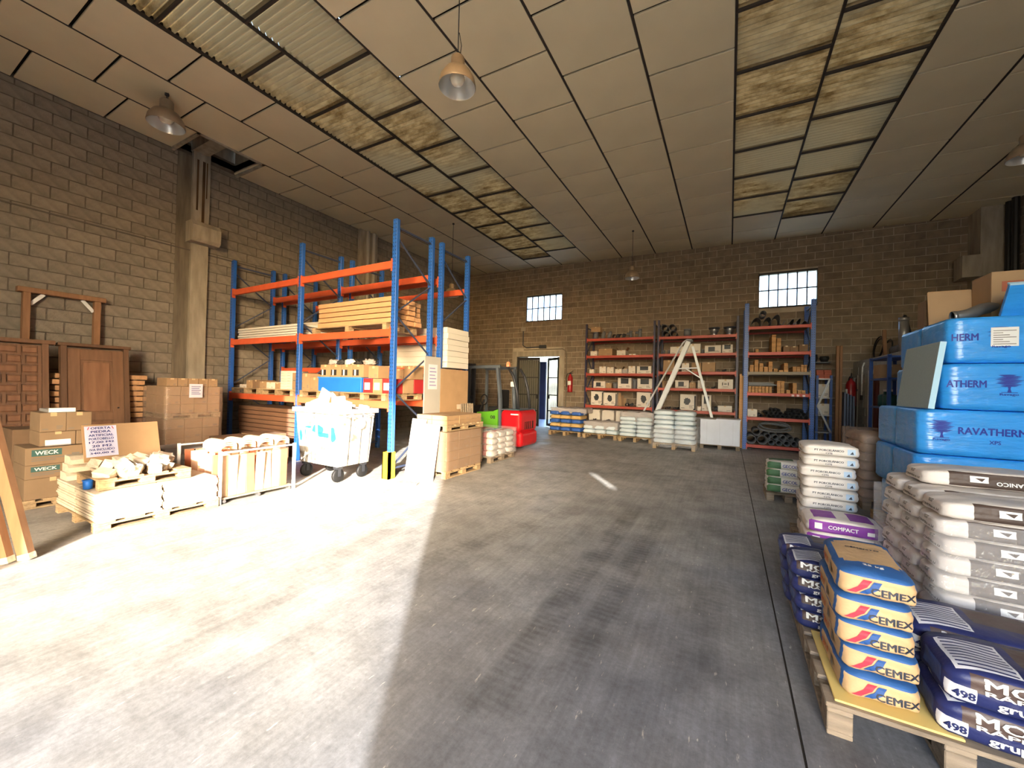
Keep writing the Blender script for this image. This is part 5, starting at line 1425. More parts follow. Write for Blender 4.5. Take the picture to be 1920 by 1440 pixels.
# stone slab pallet
M_STONE = mat('pale_stone', (204, 190, 170), 0.8, var=0.08, nz=(14, 0.1), bump=(40, 0.3))
pallet('wooden pallet under the stacked stone slabs', -6.45, -5.25, 1.36, 2.4, h=0.1)
sl = MB().cbox(-0.29, 0.29, -0.25, 0.25, 0, 0.019, 0.003).mesh()
for k in range(13):
    for i in range(2):
        for j in range(2):
            add('stone_slab', sl, M_STONE, None, (-6.15+0.6*i+0.012*math.sin(k*3+i), 1.62+0.515*j+0.008*math.sin(k*5+j), 0.1+k*0.0205), label='thin stone slab, %s layer, %s %s stack on the floor pallet' % (ORD[k], ('near', 'far')[j], ('left', 'right')[i]), cat='slab', group='stone slabs on the floor pallet')
ztp = 0.37
pallet('small pallet on top of the stone slabs carrying broken stone', -6.05, -5.4, 1.42, 2.18, ztp, h=0.11)
for i in range(26):
    rr = random.Random(i)
    chunk(-5.98+0.52*rr.random(), 1.5+0.62*((i*0.618) % 1), ztp+0.145+0.05*(i % 2), 0.15, 0.1, 0.07+0.02*(i % 3), (rr.random()*0.5, rr.random()*0.5, rr.random()*3), 'pale broken stone piece heaped on the small pallet above the slabs', i+50, M_STONE)
for o in bpy.data.objects:
    if o.get('label') == 'pale broken stone piece heaped on the small pallet above the slabs':
        o['group'] = 'broken stone on the small pallet'
def ridge(x, y, z, w, h, ln, label):
    n = 8; th = 0.02
    prof = [(w/2*math.cos(PI*i/n), h*math.sin(PI*i/n)) for i in range(n+1)]
    inn = [((w/2-th)*math.cos(PI*i/n), (h-th)*math.sin(PI*i/n)) for i in range(n+1)]
    return MB().prism(prof+inn[::-1], 0, ln).build('ridge_tile', M_STONE, None, (x, y, z), rz=PI/2, label=label, cat='tile')
t = thing('coping_stones', 'stack of three beige moulded coping stones beside the small pallet', 'stone', (-6.3, 1.52, ztp))
for k in range(3): MB().prism([(-0.11, 0), (0.11, 0), (0.11, 0.05), (0.04, 0.085), (-0.11, 0.085)], -0.14, 0.36).build('coping_stone', M_STONE, t, (0.02*k, 0.01*k, k*0.088))
t = thing('plastic_bucket', 'small blue plastic pot on the stone slabs', 'pot', (-5.62, 1.4, ztp))
MB().lathe([(0.001, 0.0), (0.034, 0.0), (0.04, 0.09), (0.036, 0.09), (0.031, 0.004)], 16).build('pot_body', mat('pot_blue', (40, 110, 200), 0.4), t, smooth=True)
MB().lathe([(0.039, 0.08), (0.044, 0.082), (0.044, 0.092), (0.039, 0.09)], 16).build('rim', mat('pot_blue', (40, 110, 200), 0.4), t, smooth=True)
# offer sign board
sb = thing('sign_board', 'cardboard offer sign with handwritten blue notice leaning behind the broken stone', 'sign', (-6.12, 1.82, ztp+0.19), 0, None, (0, -0.32, 0.0))
MB().cbox(-0.012, 0.0, -0.33, 0.33, 0, 0.42, 0.003).build('board', M_CARD, sb)
MB().box(0.0005, 0.002, -0.31, -0.05, 0.05, 0.40).build('notice', mat('lilac_paper', (206, 208, 236), 0.8), sb)
M_BINK = mat('blue_ink', (44, 52, 130), 0.7); M_RINK = mat('red_ink', (190, 40, 60), 0.7)
for i, tx in enumerate(('OFERTA', 'PIEDRA', 'ARTIFICIAL', 'PORTOBELLO', '17,00 M2', '20 M2', 'IVA INCLUIDO', '340,00 €')):
    lettering(tx, sb, (0.0025, -0.18, 0.375-i*0.041), (0, 1, 0), (0, 0, 1), 0.2 if len(tx) > 7 else 0.16, 0.025, M_BINK, n=(1, 0, 0))
for s, y in ((1, -0.285), (-1, -0.075)): MB().beam((0.003, y, 0.36), (0.003, y+0.012*s, 0.39), 0.002, 0.006).build('red_mark', M_RINK, sb)
MB().cbox(-6.17, -6.07, 1.9, 2.14, ztp, ztp+0.188, 0.006).build('foam_block', M_STONE, None, label='pale block supporting the offer sign behind the broken stone', cat='block')
# roof tile crate
M_TERRA = mat('terracotta_tile', (190, 116, 84), 0.8, var=0.14, nz=(8, 0.12))
M_TERRAP = mat('pale_terracotta', (208, 176, 146), 0.8, var=0.1, nz=(8, 0.12))
tc_ = thing('tile_crate', 'metal transport frame holding the roof tiles beside the waste container', 'crate', (-5.85, 2.88, 0))
for y in (-0.4, 0.0, 0.4): MB().tube([(-0.52, y, 0.03), (0.55, y, 0.03)], 0.02, 8).build('base_tube', M_STEEL, tc_)
MB().box(-0.52, 0.54, -0.45, 0.45, 0.05, 0.07).build('base_plate', M_WOODG, tc_)
for x in (-0.52, 0.55):
    for y in (-0.455, 0.455): MB().box(x-0.015, x+0.015, y-0.015, y+0.015, 0.0, 0.64).build('corner_post', M_PAPER, tc_)
for x in (-0.52, 0.55): MB().tube([(x, -0.45, 0.62), (x, 0.45, 0.62)], 0.012, 6).build('top_rail', M_PAPER, tc_)
def curved_tile(w, ln, depth, th=0.014, n=8):
    prof = [(w/2*math.cos(PI*i/n), depth*math.sin(PI*i/n)) for i in range(n+1)]
    inn = [((w/2-th)*math.cos(PI*i/n), (depth-th)*math.sin(PI*i/n)) for i in range(n+1)]
    return MB().prism(prof+inn[::-1], 0, ln).mesh('tile')
flat = MB().cbox(-0.012, 0.012, -0.05, 0.05, 0, 0.5, 0.004).mesh()
for i in range(8):
    for j in range(6):
        add('roof_tile', flat, [M_TERRAP, M_TERRA, M_TERRAP, M_TERRAP][(i*3+j) % 4], None, (-5.37-0.17*j, 2.47+0.105*i+0.02, 0.07), rot=(0.03*math.sin(i*3), 0.05*math.sin(i*2+j), 0.1*math.sin(i)), label='flat roof tile standing in the metal frame, %s along, %s row back' % (ORD[i], ORD[j]), cat='tile', group='standing roof tiles in the frame')
ct = curved_tile(0.19, 0.42, 0.07)
for i in range(4):
    for k in range(3):
        add('roof_tile', ct, M_TERRAP, None, (-5.32, 2.52+0.22*i, 0.64+0.022*k), rot=(0, 0, PI/2), label='curved roof tile on the metal frame, %s group along, %s from below' % (ORD[i], ORD[k]), cat='tile', group='curved roof tiles on the frame')
# flat cartons and brown boxes behind the tile frame
pallet('pallet under the flat cartons behind the stone slabs', -7.6, -6.75, 2.42, 3.01, h=0.12, m=M_WOODG)
for i in range(4):
    t = facebox('flat carton with white end label behind the stone slabs, %s from below' % ORD[i], 2.5, 3.0, 0.12+i*0.092, 0.21+i*0.092, x=-7.0, d=0.5, m=M_GCARD, prints=0, tape=False, seed=i)
    MB().box(-0.02, 0.23, -0.2515, -0.2502, 0.012, 0.07).build('label', M_PAPER, t); MB().box(0.08, 0.22, -0.2525, -0.2515, 0.03, 0.05).build('print', M_INK, t)
for i, (a, b, c, d) in enumerate(((3.3, 3.75, 0.0, 0.3), (3.3, 3.78, 0.302, 0.55), (3.8, 4.3, 0.0, 0.3), (3.79, 4.25, 0.302, 0.56), (3.02, 3.28, 0.0, 0.35))):
    facebox('reddish brown box behind the roof tiles, %s' % ('lower middle', 'upper middle', 'lower right', 'upper right', 'low left')[i], a, b, c, d, x=-7.0, d=0.6, m=M_CARDD, prints=0, tape=False)
# wrapped box pallet by the column
pallet('lower pallet of the film-wrapped box stack by the wall column', -9.15, -8.3, 2.95, 3.78, h=0.12)
def tier(z0, rows_, cols, h, lbl, grp):
    for k in range(rows_):
        for i in range(cols):
            for j in range(2):
                w = 0.8/cols
                carton('%s, %s layer, %s from left, %s row' % (lbl, ORD[k], ORD[i], ('front', 'rear')[j]), -8.52-0.41*j, 2.97+w*(i+0.5), z0+k*h, 0.4, w-0.008, h-0.004, M_CARD, front='+x', tape=False, prints=1 if (i+k) % 2 else 0, seed=i+k, group=grp)
tier(0.12, 4, 3, 0.17, 'brown carton in lower wrapped tier by column', 'lower wrapped cartons by the column')
pallet('upper pallet of the film-wrapped box stack by the wall column', -9.15, -8.3, 2.95, 3.78, 0.80, h=0.1)
tier(0.90, 3, 4, 0.155, 'tan carton in upper wrapped tier by column', 'upper wrapped cartons by the column')
for i in range(5): carton('small open-ended carton in the top row by the wall column, %s from the left' % ORD[i], -8.5, 3.04+0.152*i, 1.365, 0.38, 0.146, 0.14, M_CARD, front='+x', seed=i)
film_box('brownish stretch wrap around the box stack by the wall column', -9.17, -8.28, 2.94, 3.80, 0.12, 1.36, mat('brown_film', (196, 168, 146), 0.3, alpha=0.35, spec=0.8, bump=(16, 0.8)), 41, 0.012, top=False)
nt_ = thing('price_notice', 'white price sheet stuck on the wrapped box stack by the wall column', 'notice', (-8.245, 3.36, 1.17))
MB().box(0, 0.003, -0.1, 0.1, 0, 0.24).build('sheet', mat('pinkish_paper', (228, 214, 226), 0.8), nt_)
for k in range(5): MB().box(0.0031, 0.0038, -0.07, 0.07-0.02*(k % 2), 0.06+k*0.032, 0.07+k*0.032).build('print', M_BINK, nt_)
# timber frame leaning in the left foreground
lean = math.atan2(0.45, 1.9)
for i, (dx, dy, w, m) in enumerate(((0.0, 0.0, 0.085, M_OLDW), (-0.03, -0.1, 0.075, M_OLDW))):
    a = Vector((-4.97+dx, 0.90+dy, 0.03)); b = a + Vector((-0.33, -0.30, 1.9))
    t = thing('leaning_beam', '%s wooden door post leaning at the left edge of the sunlit floor' % ('right, lighter', 'left, narrower')[i], 'beam', (0, 0, 0))
    MB().beam(a, b, w, 0.05, Vector((0.5, -0.8, 0.2))).build('timber', m, t)
    MB().beam(a - (b-a).normalized()*0.03, a + (b-a).normalized()*0.02, w+0.006, 0.056, Vector((0.5, -0.8, 0.2))).build('end_block', M_STONE, t)

# ------------------------------------------------------------------ right foreground: bags
def lettered_bag(L_, W_, H_, seed, base, soft, label, loc, rz, deco, group=None, name='cement_bag', wr=0.004, n=8.0):
    me, bv = bag_mesh(L_, W_, H_, seed, soft, wr, n, 11)
    t = thing(name, label, 'bag', loc, rz, group)
    add('sack', me, base, t)
    deco(t, bv)
    return t
FX, FZ, FY = Vector((1, 0, 0)), Vector((0, 0, 1)), Vector((0, 1, 0))
def rect(a, b, c, d): return [(a, c), (b, c), (b, d), (a, d)]
def oval(w, h, n=16): return [(w/2*math.copysign(abs(math.cos(2*PI*i/n))**0.6, math.cos(2*PI*i/n)), h/2*math.copysign(abs(math.sin(2*PI*i/n))**0.6, math.sin(2*PI*i/n))) for i in range(n)]
M_KRAFT = mat('kraft_paper', (222, 186, 138), 0.7, var=0.04, nz=(12, 0.06), bump=(14, 0.35))
KR = (190, 158, 118)
M_CBLUE = mat('kraft_blue_sack', (42, 88, 148), 0.6, nz=(10, 0.08), bump=(14, 0.4), boxes=[
    (None, None, None, -0.225, None, 0.094, KR), (-0.11, 0.115, -0.10, 0.15, 0.09, None, KR), (-0.095, 0.10, -0.13, 0.18, 0.09, None, KR),
    (None, -0.115, -0.20, 0.14, 0.012, 0.09, KR), (0.11, None, -0.2, 0.2, 0.012, 0.085, KR), (None, None, None, None, None, 0.006, KR)])
M_CRED = mat('stripe_red', (206, 52, 72), 0.6)
M_CTXT = mat('cement_letter', (46, 52, 66), 0.6)
M_CBL2 = mat('stripe_blue', (34, 78, 142), 0.6)
def cemex(t, bv):
    w, d, h = 0.27, 0.52, 0.118
    n = Vector((0, -1, 0))
    patch([(-0.105, 0.022), (-0.072, 0.022), (-0.036, 0.052), (-0.018, 0.084), (-0.048, 0.084), (-0.066, 0.052)], t, (0, -d/2, 0), FX, FZ, M_CRED, 'red_stripe', bv, n, 0.003, 0.01)
    patch([(-0.062, 0.022), (-0.034, 0.022), (0.0, 0.052), (0.014, 0.082), (-0.012, 0.082), (-0.028, 0.052)], t, (0, -d/2, 0), FX, FZ, M_CBL2, 'blue_stripe', bv, n, 0.0032, 0.01)
    lettering('CEMEX', t, (0.05, -d/2, 0.042), FX, FZ, 0.145, 0.03, M_CTXT, 'lettering', bv, n, 0.004)
    up = FZ
    lettering('25 kg', t, (0.0, -0.175, h), FX, FY, 0.07, 0.022, M_PAPER, 'lettering', bv, up, 0.004)
    lettering('CEMENTO', t, (0.0, 0.06, h), FX, FY, 0.13, 0.016, M_CTXT, 'lettering', bv, up, 0.004)
    l = Vector((-1, 0, 0))
    lettering('CEM II', t, (-w/2, 0.05, 0.056), -FY, FZ, 0.11, 0.028, mat('orange_ink', (196, 110, 60), 0.7), 'lettering', bv, l, 0.004)
    patch(rect(-0.03, 0.01, 0.03, 0.075), t, (-w/2, -0.09, 0), -FY, FZ, M_GINK, 'stamp', bv, l, 0.004)
CX, CY = 0.60, 2.545
pl = pallet('weathered grey pallet under the blue and kraft cement bags in the right foreground', 0.40, 1.24, 2.22, 2.93, m=M_WOODG)
pallet('weathered grey pallet under the navy bags behind the kraft bags', 0.40, 0.98, 2.95, 3.5, m=M_WOODG)
pall_y = MB().cbox(-0.165, 0.24, 0.0, 0.58, 0, 0.01, 0.002).build('foam_sheet', mat('yellow_foam', (222, 196, 120), 0.7), None, (CX, 2.24, 0.141), label='thin yellow foam sheet under the bottom kraft cement bag', cat='sheet')
c0 = None
zc = 0.152
NM = ['bottom', 'second from bottom', 'middle', 'second from top', 'top']
for i in range(5):
    lbl = 'kraft and blue cement bag lettered CEMEX, %s of the five' % NM[i]
    loc = (CX+(0.0, 0.004, -0.012, -0.02, -0.006)[i], CY+(0, 0.01, 0.0, -0.015, -0.01)[i], zc+i*0.113); rz = (0.02, 0.0, -0.02, -0.03, -0.05)[i]
    if c0 is None: c0 = lettered_bag(0.27, 0.52, 0.118, 1, M_CBLUE, 0.12, lbl, loc, rz, cemex, 'kraft cement bags on the grey pallet')
    else: dup(c0, loc, rz, lbl, 'kraft cement bags on the grey pallet')
# navy and brown MORCEM bags
M_NAVY = mat('navy_ink', (34, 42, 92), 0.45)
def navy_bag(L_, W_, H_, tag_=True):
    BR, WH = (78, 62, 58), (222, 222, 228)
    return mat('navy_bag_%d' % int(L_*100), (34, 42, 92), 0.45, nz=(8, 0.15), bump=(14, 0.4), boxes=[
        (-L_*(0.38 if tag_ else 0.43), None, None, -W_*0.40, H_*0.45, H_*0.88, BR), (None, -L_*(0.35 if tag_ else 0.6), None, -W_*0.36, H_*0.12, H_*0.5, WH),
        (-L_*0.04, None, -W_*0.12, W_*0.36, H_*0.8, None, BR), (-L_*0.44, -L_*0.10, -W_*0.40, W_*0.25, H_*0.8, None, WH), (None, -L_*0.46, -W_*0.3, W_*0.2, H_*0.25, H_*0.7, (60, 84, 140))])
M_BROWN = mat('brown_print', (84, 66, 62), 0.5)
M_STRIPE = mat('striped_print', (222, 222, 228), 0.5)
def morcem(L_, W_, H_, tag_=True):
    def deco(t, bv):
        n = Vector((0, -1, 0)); o = (0, -W_/2, 0)
        lettering('MORCEM', t, (L_*(0.02 if tag_ else 0.02), -W_/2, H_*0.73), FX, FZ, L_*(0.66 if tag_ else 0.80), H_*(0.25 if tag_ else 0.3), M_PAPER, 'lettering', bv, n, 0.004)
        lettering('RÁPIDO', t, (-L_*0.10, -W_/2, H_*0.52), FX, FZ, L_*0.42, H_*0.14, M_PAPER, 'lettering', bv, n, 0.004)
        lettering('grupopuma', t, (L_*0.0, -W_/2, H_*0.22), FX, FZ, L_*0.5, H_*0.2, M_PAPER, 'lettering', bv, n, 0.004)
        patch([(0, 0), (L_*0.05, H_*0.06), (L_*0.12, H_*0.05), (L_*0.06, H_*0.1), (L_*0.02, H_*0.16)], t, (L_*0.30, -W_/2, H_*0.26), FX, FZ, M_PAPER, 'bird_mark', bv, n, 0.003, 0.05)
        if tag_: lettering('498', t, (-L_*0.415, -W_/2, H_*0.3), FX, FZ, L_*0.11, H_*0.2, M_NAVY, 'lettering', bv, n, 0.004)
        up = FZ
        for k in range(9):
            y = -W_*0.36 + k*W_*0.07
            patch([(-L_*0.42, y), (-L_*0.12, y-W_*0.04), (-L_*0.12, y-W_*0.015), (-L_*0.42, y+W_*0.025)], t, (0, 0, H_), FX, FY, M_NAVY, 'stripe', bv, up, 0.004, 0.02)
    return deco
m0 = None
z0 = 0.142
for c, (y, nm) in enumerate(((2.40, 'front'), (2.75, 'rear'))):
    for k in range(2):
        lbl = 'navy bag lettered MORCEM RÁPIDO, %s in the %s column beside the kraft bags' % (('lower', 'upper')[k], nm)
        loc = (1.045+0.015*k, y, z0+k*0.142); rz = -0.05+0.03*k
        if m0 is None: m0 = lettered_bag(0.54, 0.335, 0.148, 2, navy_bag(0.54, 0.335, 0.148), 0.16, lbl, loc, rz, morcem(0.54, 0.335, 0.148), 'navy bags on the right')
        else: dup(m0, loc, rz, lbl, 'navy bags on the right')
m1 = None
for c, (x, y, n) in enumerate(((0.57, 2.98, 4), (0.55, 3.26, 4))):
    for k in range(n):
        lbl = 'navy bag lettered MORCEM behind the kraft bags, %s column, %s from below' % (('near', 'far')[c], ORD[k])
        loc = (x-0.01*k, y, z0+k*0.095); rz = 0.03*math.sin(k*2)
        if m1 is None: m1 = lettered_bag(0.40, 0.27, 0.1, 3, navy_bag(0.40, 0.27, 0.1, False), 0.16, lbl, loc, rz, morcem(0.40, 0.27, 0.1, False), 'navy bags behind the kraft bags')
        else: dup(m1, loc, rz, lbl, 'navy bags behind the kraft bags')
# white PT bags in stretch film
M_PTW = mat('white_paper_sack', (210, 204, 198), 0.55, var=0.04, nz=(10, 0.06), bump=(12, 0.4))
M_PTWB = mat('white_brown_sack', (208, 200, 194), 0.5, var=0.03, nz=(10, 0.05), bump=(12, 0.45), boxes=[(-0.22, 0.31, None, -0.135, 0.014, 0.098, (70, 56, 50))])
M_PTB = mat('dark_brown_print', (70, 56, 50), 0.45)
def ptbag(L_, W_, H_, brown=True):
    def deco(t, bv):
        n = Vector((0, -1, 0)); o = (0, -W_/2, 0)
        if brown:
            lettering('PT PORCELANICO', t, (L_*0.18, -W_/2, H_*0.42), -FX, -FZ, L_*0.42, H_*0.2, M_PAPER, 'lettering', bv, n, 0.004)
            patch(rect(-L_*0.2, -L_*0.08, H_*0.4, H_*0.75), t, o, FX, FZ, M_PAPER, 'logo_field', bv, n, 0.004, 0.015)
            patch([(-L_*0.17, H_*0.65), (-L_*0.10, H_*0.65), (-L_*0.125, H_*0.47)], t, o, FX, FZ, M_PTB, 'logo_mark', bv, n, 0.006, 0.015)
        else:
            lettering('PT PORCELÁNICO', t, (-L_*0.05, -W_/2, H_*0.55), FX, FZ, L_*0.52, H_*0.2, M_CTXT, 'lettering', bv, n, 0.004)
            lettering('C2TE', t, (-L_*0.05, -W_/2, H_*0.28), FX, FZ, L_*0.12, H_*0.13, M_CTXT, 'lettering', bv, n, 0.004)
            patch(rect(L_*0.27, L_*0.41, H_*0.25, H_*0.72), t, o, FX, FZ, mat('pale_blue_logo', (176, 200, 222), 0.6), 'logo_field', bv, n, 0.004, 0.015)
            patch([(L_*0.31, H_*0.32), (L_*0.38, H_*0.32), (L_*0.36, H_*0.55)], t, o, FX, FZ, M_CTXT, 'logo_mark', bv, n, 0.006, 0.015)
        l = Vector((-1, 0, 0))
        lettering('PT PORCELÁNICO', t, (-L_/2, 0, H_*0.3), FY, -FZ, W_*0.6, H_*0.14, M_GINK, 'lettering', bv, l, 0.004)
        patch(rect(-0.02, 0.02, H_*0.55, H_*0.72), t, (-L_/2, 0, 0), -FY, FZ, M_GINK, 'mark', bv, l, 0.004)
    return deco
pallet('pallet under the film-wrapped white and brown bags on the right', 1.0, 1.85, 2.98, 3.98, m=M_WOODG)
p0 = None
for k in range(8):
    for j in range(3):
        if k == 7 and j == 2: pass
        lbl = 'white bag with brown PT PORCELANICO side, %s row, %s from below' % (['front', 'middle', 'rear'][j], ORD[k])
        loc = (1.36-0.012*math.sin(k*2.3+j), 3.17+0.325*j, 0.14+k*0.1); rz = 0.015*math.sin(k*4+j)
        if p0 is None: p0 = lettered_bag(0.66, 0.32, 0.107, 4, M_PTWB, 0.18, lbl, loc, rz, ptbag(0.66, 0.32, 0.107), 'wrapped PT bags on the right', 'tile_adhesive_bag')
        else: dup(p0, loc, rz, lbl, 'wrapped PT bags on the right')
dup(p0, (1.42, 3.62, 0.945), 0.03, 'white bag with brown PT PORCELANICO side, single one on top of the wrapped stack', 'wrapped PT bags on the right')
film_box('glossy clear stretch film around the lower wrapped white and brown bags', 0.99, 1.73, 2.975, 4.0, 0.145, 0.84, M_FILM, 51, 0.018, top=False)
# white PT stack, purple COMPACT bags, GECOL bags
pallet('pallet under the white PT bag stack in the row beyond the kraft bags', 0.60, 1.12, 4.62, 5.22, m=M_WOODG, h=0.1)
w0 = None
zz = 0.1
for k in range(9):
    lbl = 'white PT PORCELÁNICO bag in the tall leaning stack, %s from below' % ORD[k]
    loc = (0.85+0.012*math.sin(k*1.9), 4.9+0.01*math.sin(k), zz+k*0.102); rz = 0.05*math.sin(k*2.7)-0.03
    if w0 is None: w0 = lettered_bag(0.42, 0.46, 0.11, 5, M_PTW, 0.2, lbl, loc, rz, ptbag(0.42, 0.46, 0.11, False), 'white PT bags in the tall stack', 'tile_adhesive_bag')
    else: dup(w0, loc, rz, lbl, 'white PT bags in the tall stack')
M_PURP = mat('white_purple_sack', (226, 218, 212), 0.55, nz=(8, 0.06), bump=(12, 0.4), boxes=[(-0.235, 0.20, None, -0.165, 0.012, 0.1, (132, 58, 154)), (-0.195, -0.045, -0.12, 0.12, 0.1, None, (132, 58, 154)), (0.045, 0.195, -0.12, 0.12, 0.1, None, (132, 58, 154))])
def compact(t, bv):
    L_, W_, H_ = 0.5, 0.4, 0.12
    n = Vector((0, -1, 0)); o = (0, -W_/2, 0)
    lettering('COMPACT', t, (-L_*0.03, -W_/2, H_*0.5), FX, FZ, L_*0.38, H_*0.24, M_PAPER, 'lettering', bv, n, 0.004)
    patch(rect(-L_*0.40, -L_*0.30, H_*0.3, H_*0.7), t, o, FX, FZ, M_PAPER, 'info_label', bv, n, 0.004, 0.015)
    patch(rect(L_*0.27, L_*0.36, H_*0.3, H_*0.55), t, o, FX, FZ, M_PAPER, 'logo_field', bv, n, 0.004, 0.015)
pallet('pallet under the purple COMPACT bags', 0.58, 1.1, 4.08, 4.55, m=M_WOODG, h=0.12)
q0 = None
for k in range(3):
    lbl = 'white and purple bag lettered COMPACT, %s of three' % ('lowest', 'middle', 'uppermost')[k]
    loc = (0.83+0.01*k, 4.31, 0.12+k*0.113)
    if q0 is None: q0 = lettered_bag(0.5, 0.4, 0.12, 6, M_PURP, 0.18, lbl, loc, -0.06, compact, 'purple bags', 'mortar_bag')
    else: dup(q0, loc, -0.06+0.02*k, lbl, 'purple bags')
GR = (70, 110, 74)
M_GEC = mat('white_green_sack', (222, 218, 210), 0.55, nz=(8, 0.06), bump=(12, 0.4), boxes=[(None, -0.07, None, -0.145, 0.01, 0.1, GR), (0.14, None, None, -0.145, 0.01, 0.1, GR), (-0.2, 0.09, -0.04, 0.13, 0.095, None, GR)])
def gecol(t, bv):
    L_, W_, H_ = 0.46, 0.36, 0.115
    n = Vector((0, -1, 0)); o = (0, -W_/2, 0)
    lettering('GECOL', t, (L_*0.07, -W_/2, H_*0.45), FX, FZ, L_*0.36, H_*0.34, mat('gecol_blue', (60, 76, 150), 0.6), 'lettering', bv, n, 0.004)
pallet('pallet under the green and white GECOL bags', 0.48, 1.0, 6.55, 7.15, m=M_WOODG, h=0.11)
g0_ = None
for k in range(4):
    lbl = 'white bag with green ends lettered GECOL, %s from below' % ORD[k]
    loc = (0.72+0.01*math.sin(k*3), 6.8, 0.11+k*0.108)
    if g0_ is None: g0_ = lettered_bag(0.46, 0.36, 0.115, 7, M_GEC, 0.15, lbl, loc, 0.02, gecol, 'GECOL bags', 'mortar_bag')
    else: dup(g0_, loc, 0.03*math.sin(k*2), lbl, 'GECOL bags')
# brown film-wrapped sacks beyond
pallet('pallet under the dark film-wrapped sacks beside the blue packs', 1.55, 2.3, 6.75, 7.75, m=M_WOODG)
M_DSACK = mat('dusty_brown_sack', (150, 128, 112), 0.6, var=0.08, nz=(6, 0.15))
bag_layers(1.56, 2.28, 6.77, 7.73, 0.14, 7, 0.12, 2, 3, [M_DSACK], 'dusty brown sack beside blue packs', 'dusty sacks beside the blue packs', name='sack')
film_box('dusty brown film around the sacks beside the blue packs', 1.53, 2.31, 6.74, 7.77, 0.1, 1.02, mat('brown_film', (196, 168, 146), 0.3, alpha=0.35, spec=0.8, bump=(16, 0.8)), 61, 0.015)
# ------------------------------------------------------------------ blue insulation packs
M_XPS = mat('blue_film_pack', (50, 150, 232), 0.28, var=0.03, nz=(3, 0.1), spec=0.7, bump=(9, 0.45), stretch=(1, 1, 3.5))
M_XTXT = mat('navy_pack_print', (28, 50, 150), 0.5)
def pack_mesh(L_, W_, H_, seed):
    bm = bmesh.new(); bmesh.ops.create_cube(bm, size=2.0)
    bmesh.ops.subdivide_edges(bm, edges=bm.edges[:], cuts=11, use_grid_fill=True)
    for v in bm.verts:
        p = v.co.copy(); n = 26.0
        s = (abs(p.x)**n+abs(p.y)**n+abs(p.z)**n)**(1/n); mm = max(abs(p.x), abs(p.y), abs(p.z))
        q = p*(mm/s)
        q2 = Vector((q.x*L_/2, q.y*W_/2, (q.z+1)*H_/2))
        d = q.normalized()
        v.co = q2 + d*(noise.noise(Vector((p.x*4+seed, p.y*4, p.z*2)))*0.005)
    bmesh.ops.recalc_face_normals(bm, faces=bm.faces)
    me = bpy.data.meshes.new('pack'); bm.to_mesh(me); bv = BVHTree.FromBMesh(bm); bm.free()
    for p in me.polygons: p.use_smooth = True
    return me, bv
def tree_logo(t, x, z, s, y, bv):
    n = Vector((0, -1, 0))
    rnd = random.Random(2)
    for k in range(9):
        w = s*(0.5+0.5*math.sin(PI*(k+1.5)/11)); zc_ = z + s*(0.05+0.075*k); dx = s*0.08*math.sin(k*2.1)
        patch([(dx-w/2, zc_), (dx-w*0.2, zc_-s*0.035), (dx+w*0.3, zc_-s*0.02), (dx+w/2, zc_+s*0.03), (dx+w*0.1, zc_+s*0.045), (dx-w*0.3, zc_+s*0.035)], t, (x, y, 0), FX, FZ, M_XTXT, 'tree_crown', bv, n, 0.003, 0.05)
    patch([(-s*0.07, -s*0.28), (s*0.09, -s*0.28), (s*0.05, -s*0.1), (s*0.08, s*0.08), (-s*0.06, s*0.08), (-s*0.03, -s*0.1)], t, (x, y, z), FX, FZ, M_XTXT, 'tree_trunk', bv, n, 0.003, 0.05)
    patch(rect(-s*0.3, s*0.32, -s*0.31, -s*0.28), t, (x, y, z), FX, FZ, M_XTXT, 'ground_line', bv, n, 0.003, 0.05)
    lettering('Ravago', t, (x, y, z-s*0.42), FX, FZ, s*0.7, s*0.16, M_XTXT, 'lettering', bv, n, 0.004)
XL_, XW_, XH_ = 1.3, 0.62, 0.425
pm, pbv = pack_mesh(XL_, XW_, XH_, 3)
def xps(label, x0, y0, z, mode, seed=0):
    t = thing('insulation_pack', label, 'insulation pack', (x0+XL_/2, y0+XW_/2, z), 0, 'blue insulation packs')
    add('wrapped_pack', pm, M_XPS, t)
    if mode is None: return t
    n = Vector((0, -1, 0)); y = -XW_/2
    for kind, u in mode:
        x = u - XL_/2
        if kind in ('HERM', 'THERM', 'ATHERM'):
            wt = 0.042*len(kind)
            lettering(kind, t, (x+wt/2, y, XH_*0.56), FX, FZ, wt, 0.062, M_XTXT, 'lettering', pbv, n, 0.004)
        elif kind == 'T':
            lettering('RAVATHERM', t, (x, y, XH_*0.56), FX, FZ, 0.42, 0.062, M_XTXT, 'lettering', pbv, n, 0.004)
            lettering('XPS', t, (x+0.02, y, XH_*0.34), FX, FZ, 0.07, 0.032, M_XTXT, 'lettering', pbv, n, 0.004)
        elif kind == 'L': tree_logo(t, x, XH_*0.5, 0.16, y, pbv)
        elif kind == 'N':
            patch(rect(-0.085, 0.085, -0.085, 0.085), t, (x, y, XH_*0.55), FX, FZ, M_PAPER, 'data_label', pbv, n, 0.005, 0.05)
            for k in range(7): patch(rect(-0.07, 0.07-0.04*(k % 3), -0.068+k*0.02, -0.062+k*0.02), t, (x, y, XH_*0.55), FX, FZ, M_GINK, 'label_line', pbv, n, 0.0062, 0.06)
    return t
pallet('pallet under the stack of blue insulation packs', 1.55, 2.8, 5.15, 6.42, h=0.1)
zx = 0.1
LV = ['lowest', 'second', 'middle', 'fourth', 'top']
offs = [1.62, 1.56, 1.58, 1.74, 1.78]
modes = [[('T', 0.6)], [('T', 0.5)], [('L', 0.16), ('T', 0.48), ('L', 0.84)], [('ATHERM', 0.03), ('L', 0.42), ('T', 0.76)], [('HERM', 0.03), ('L', 0.34), ('N', 0.36), ('T', 0.72)]]
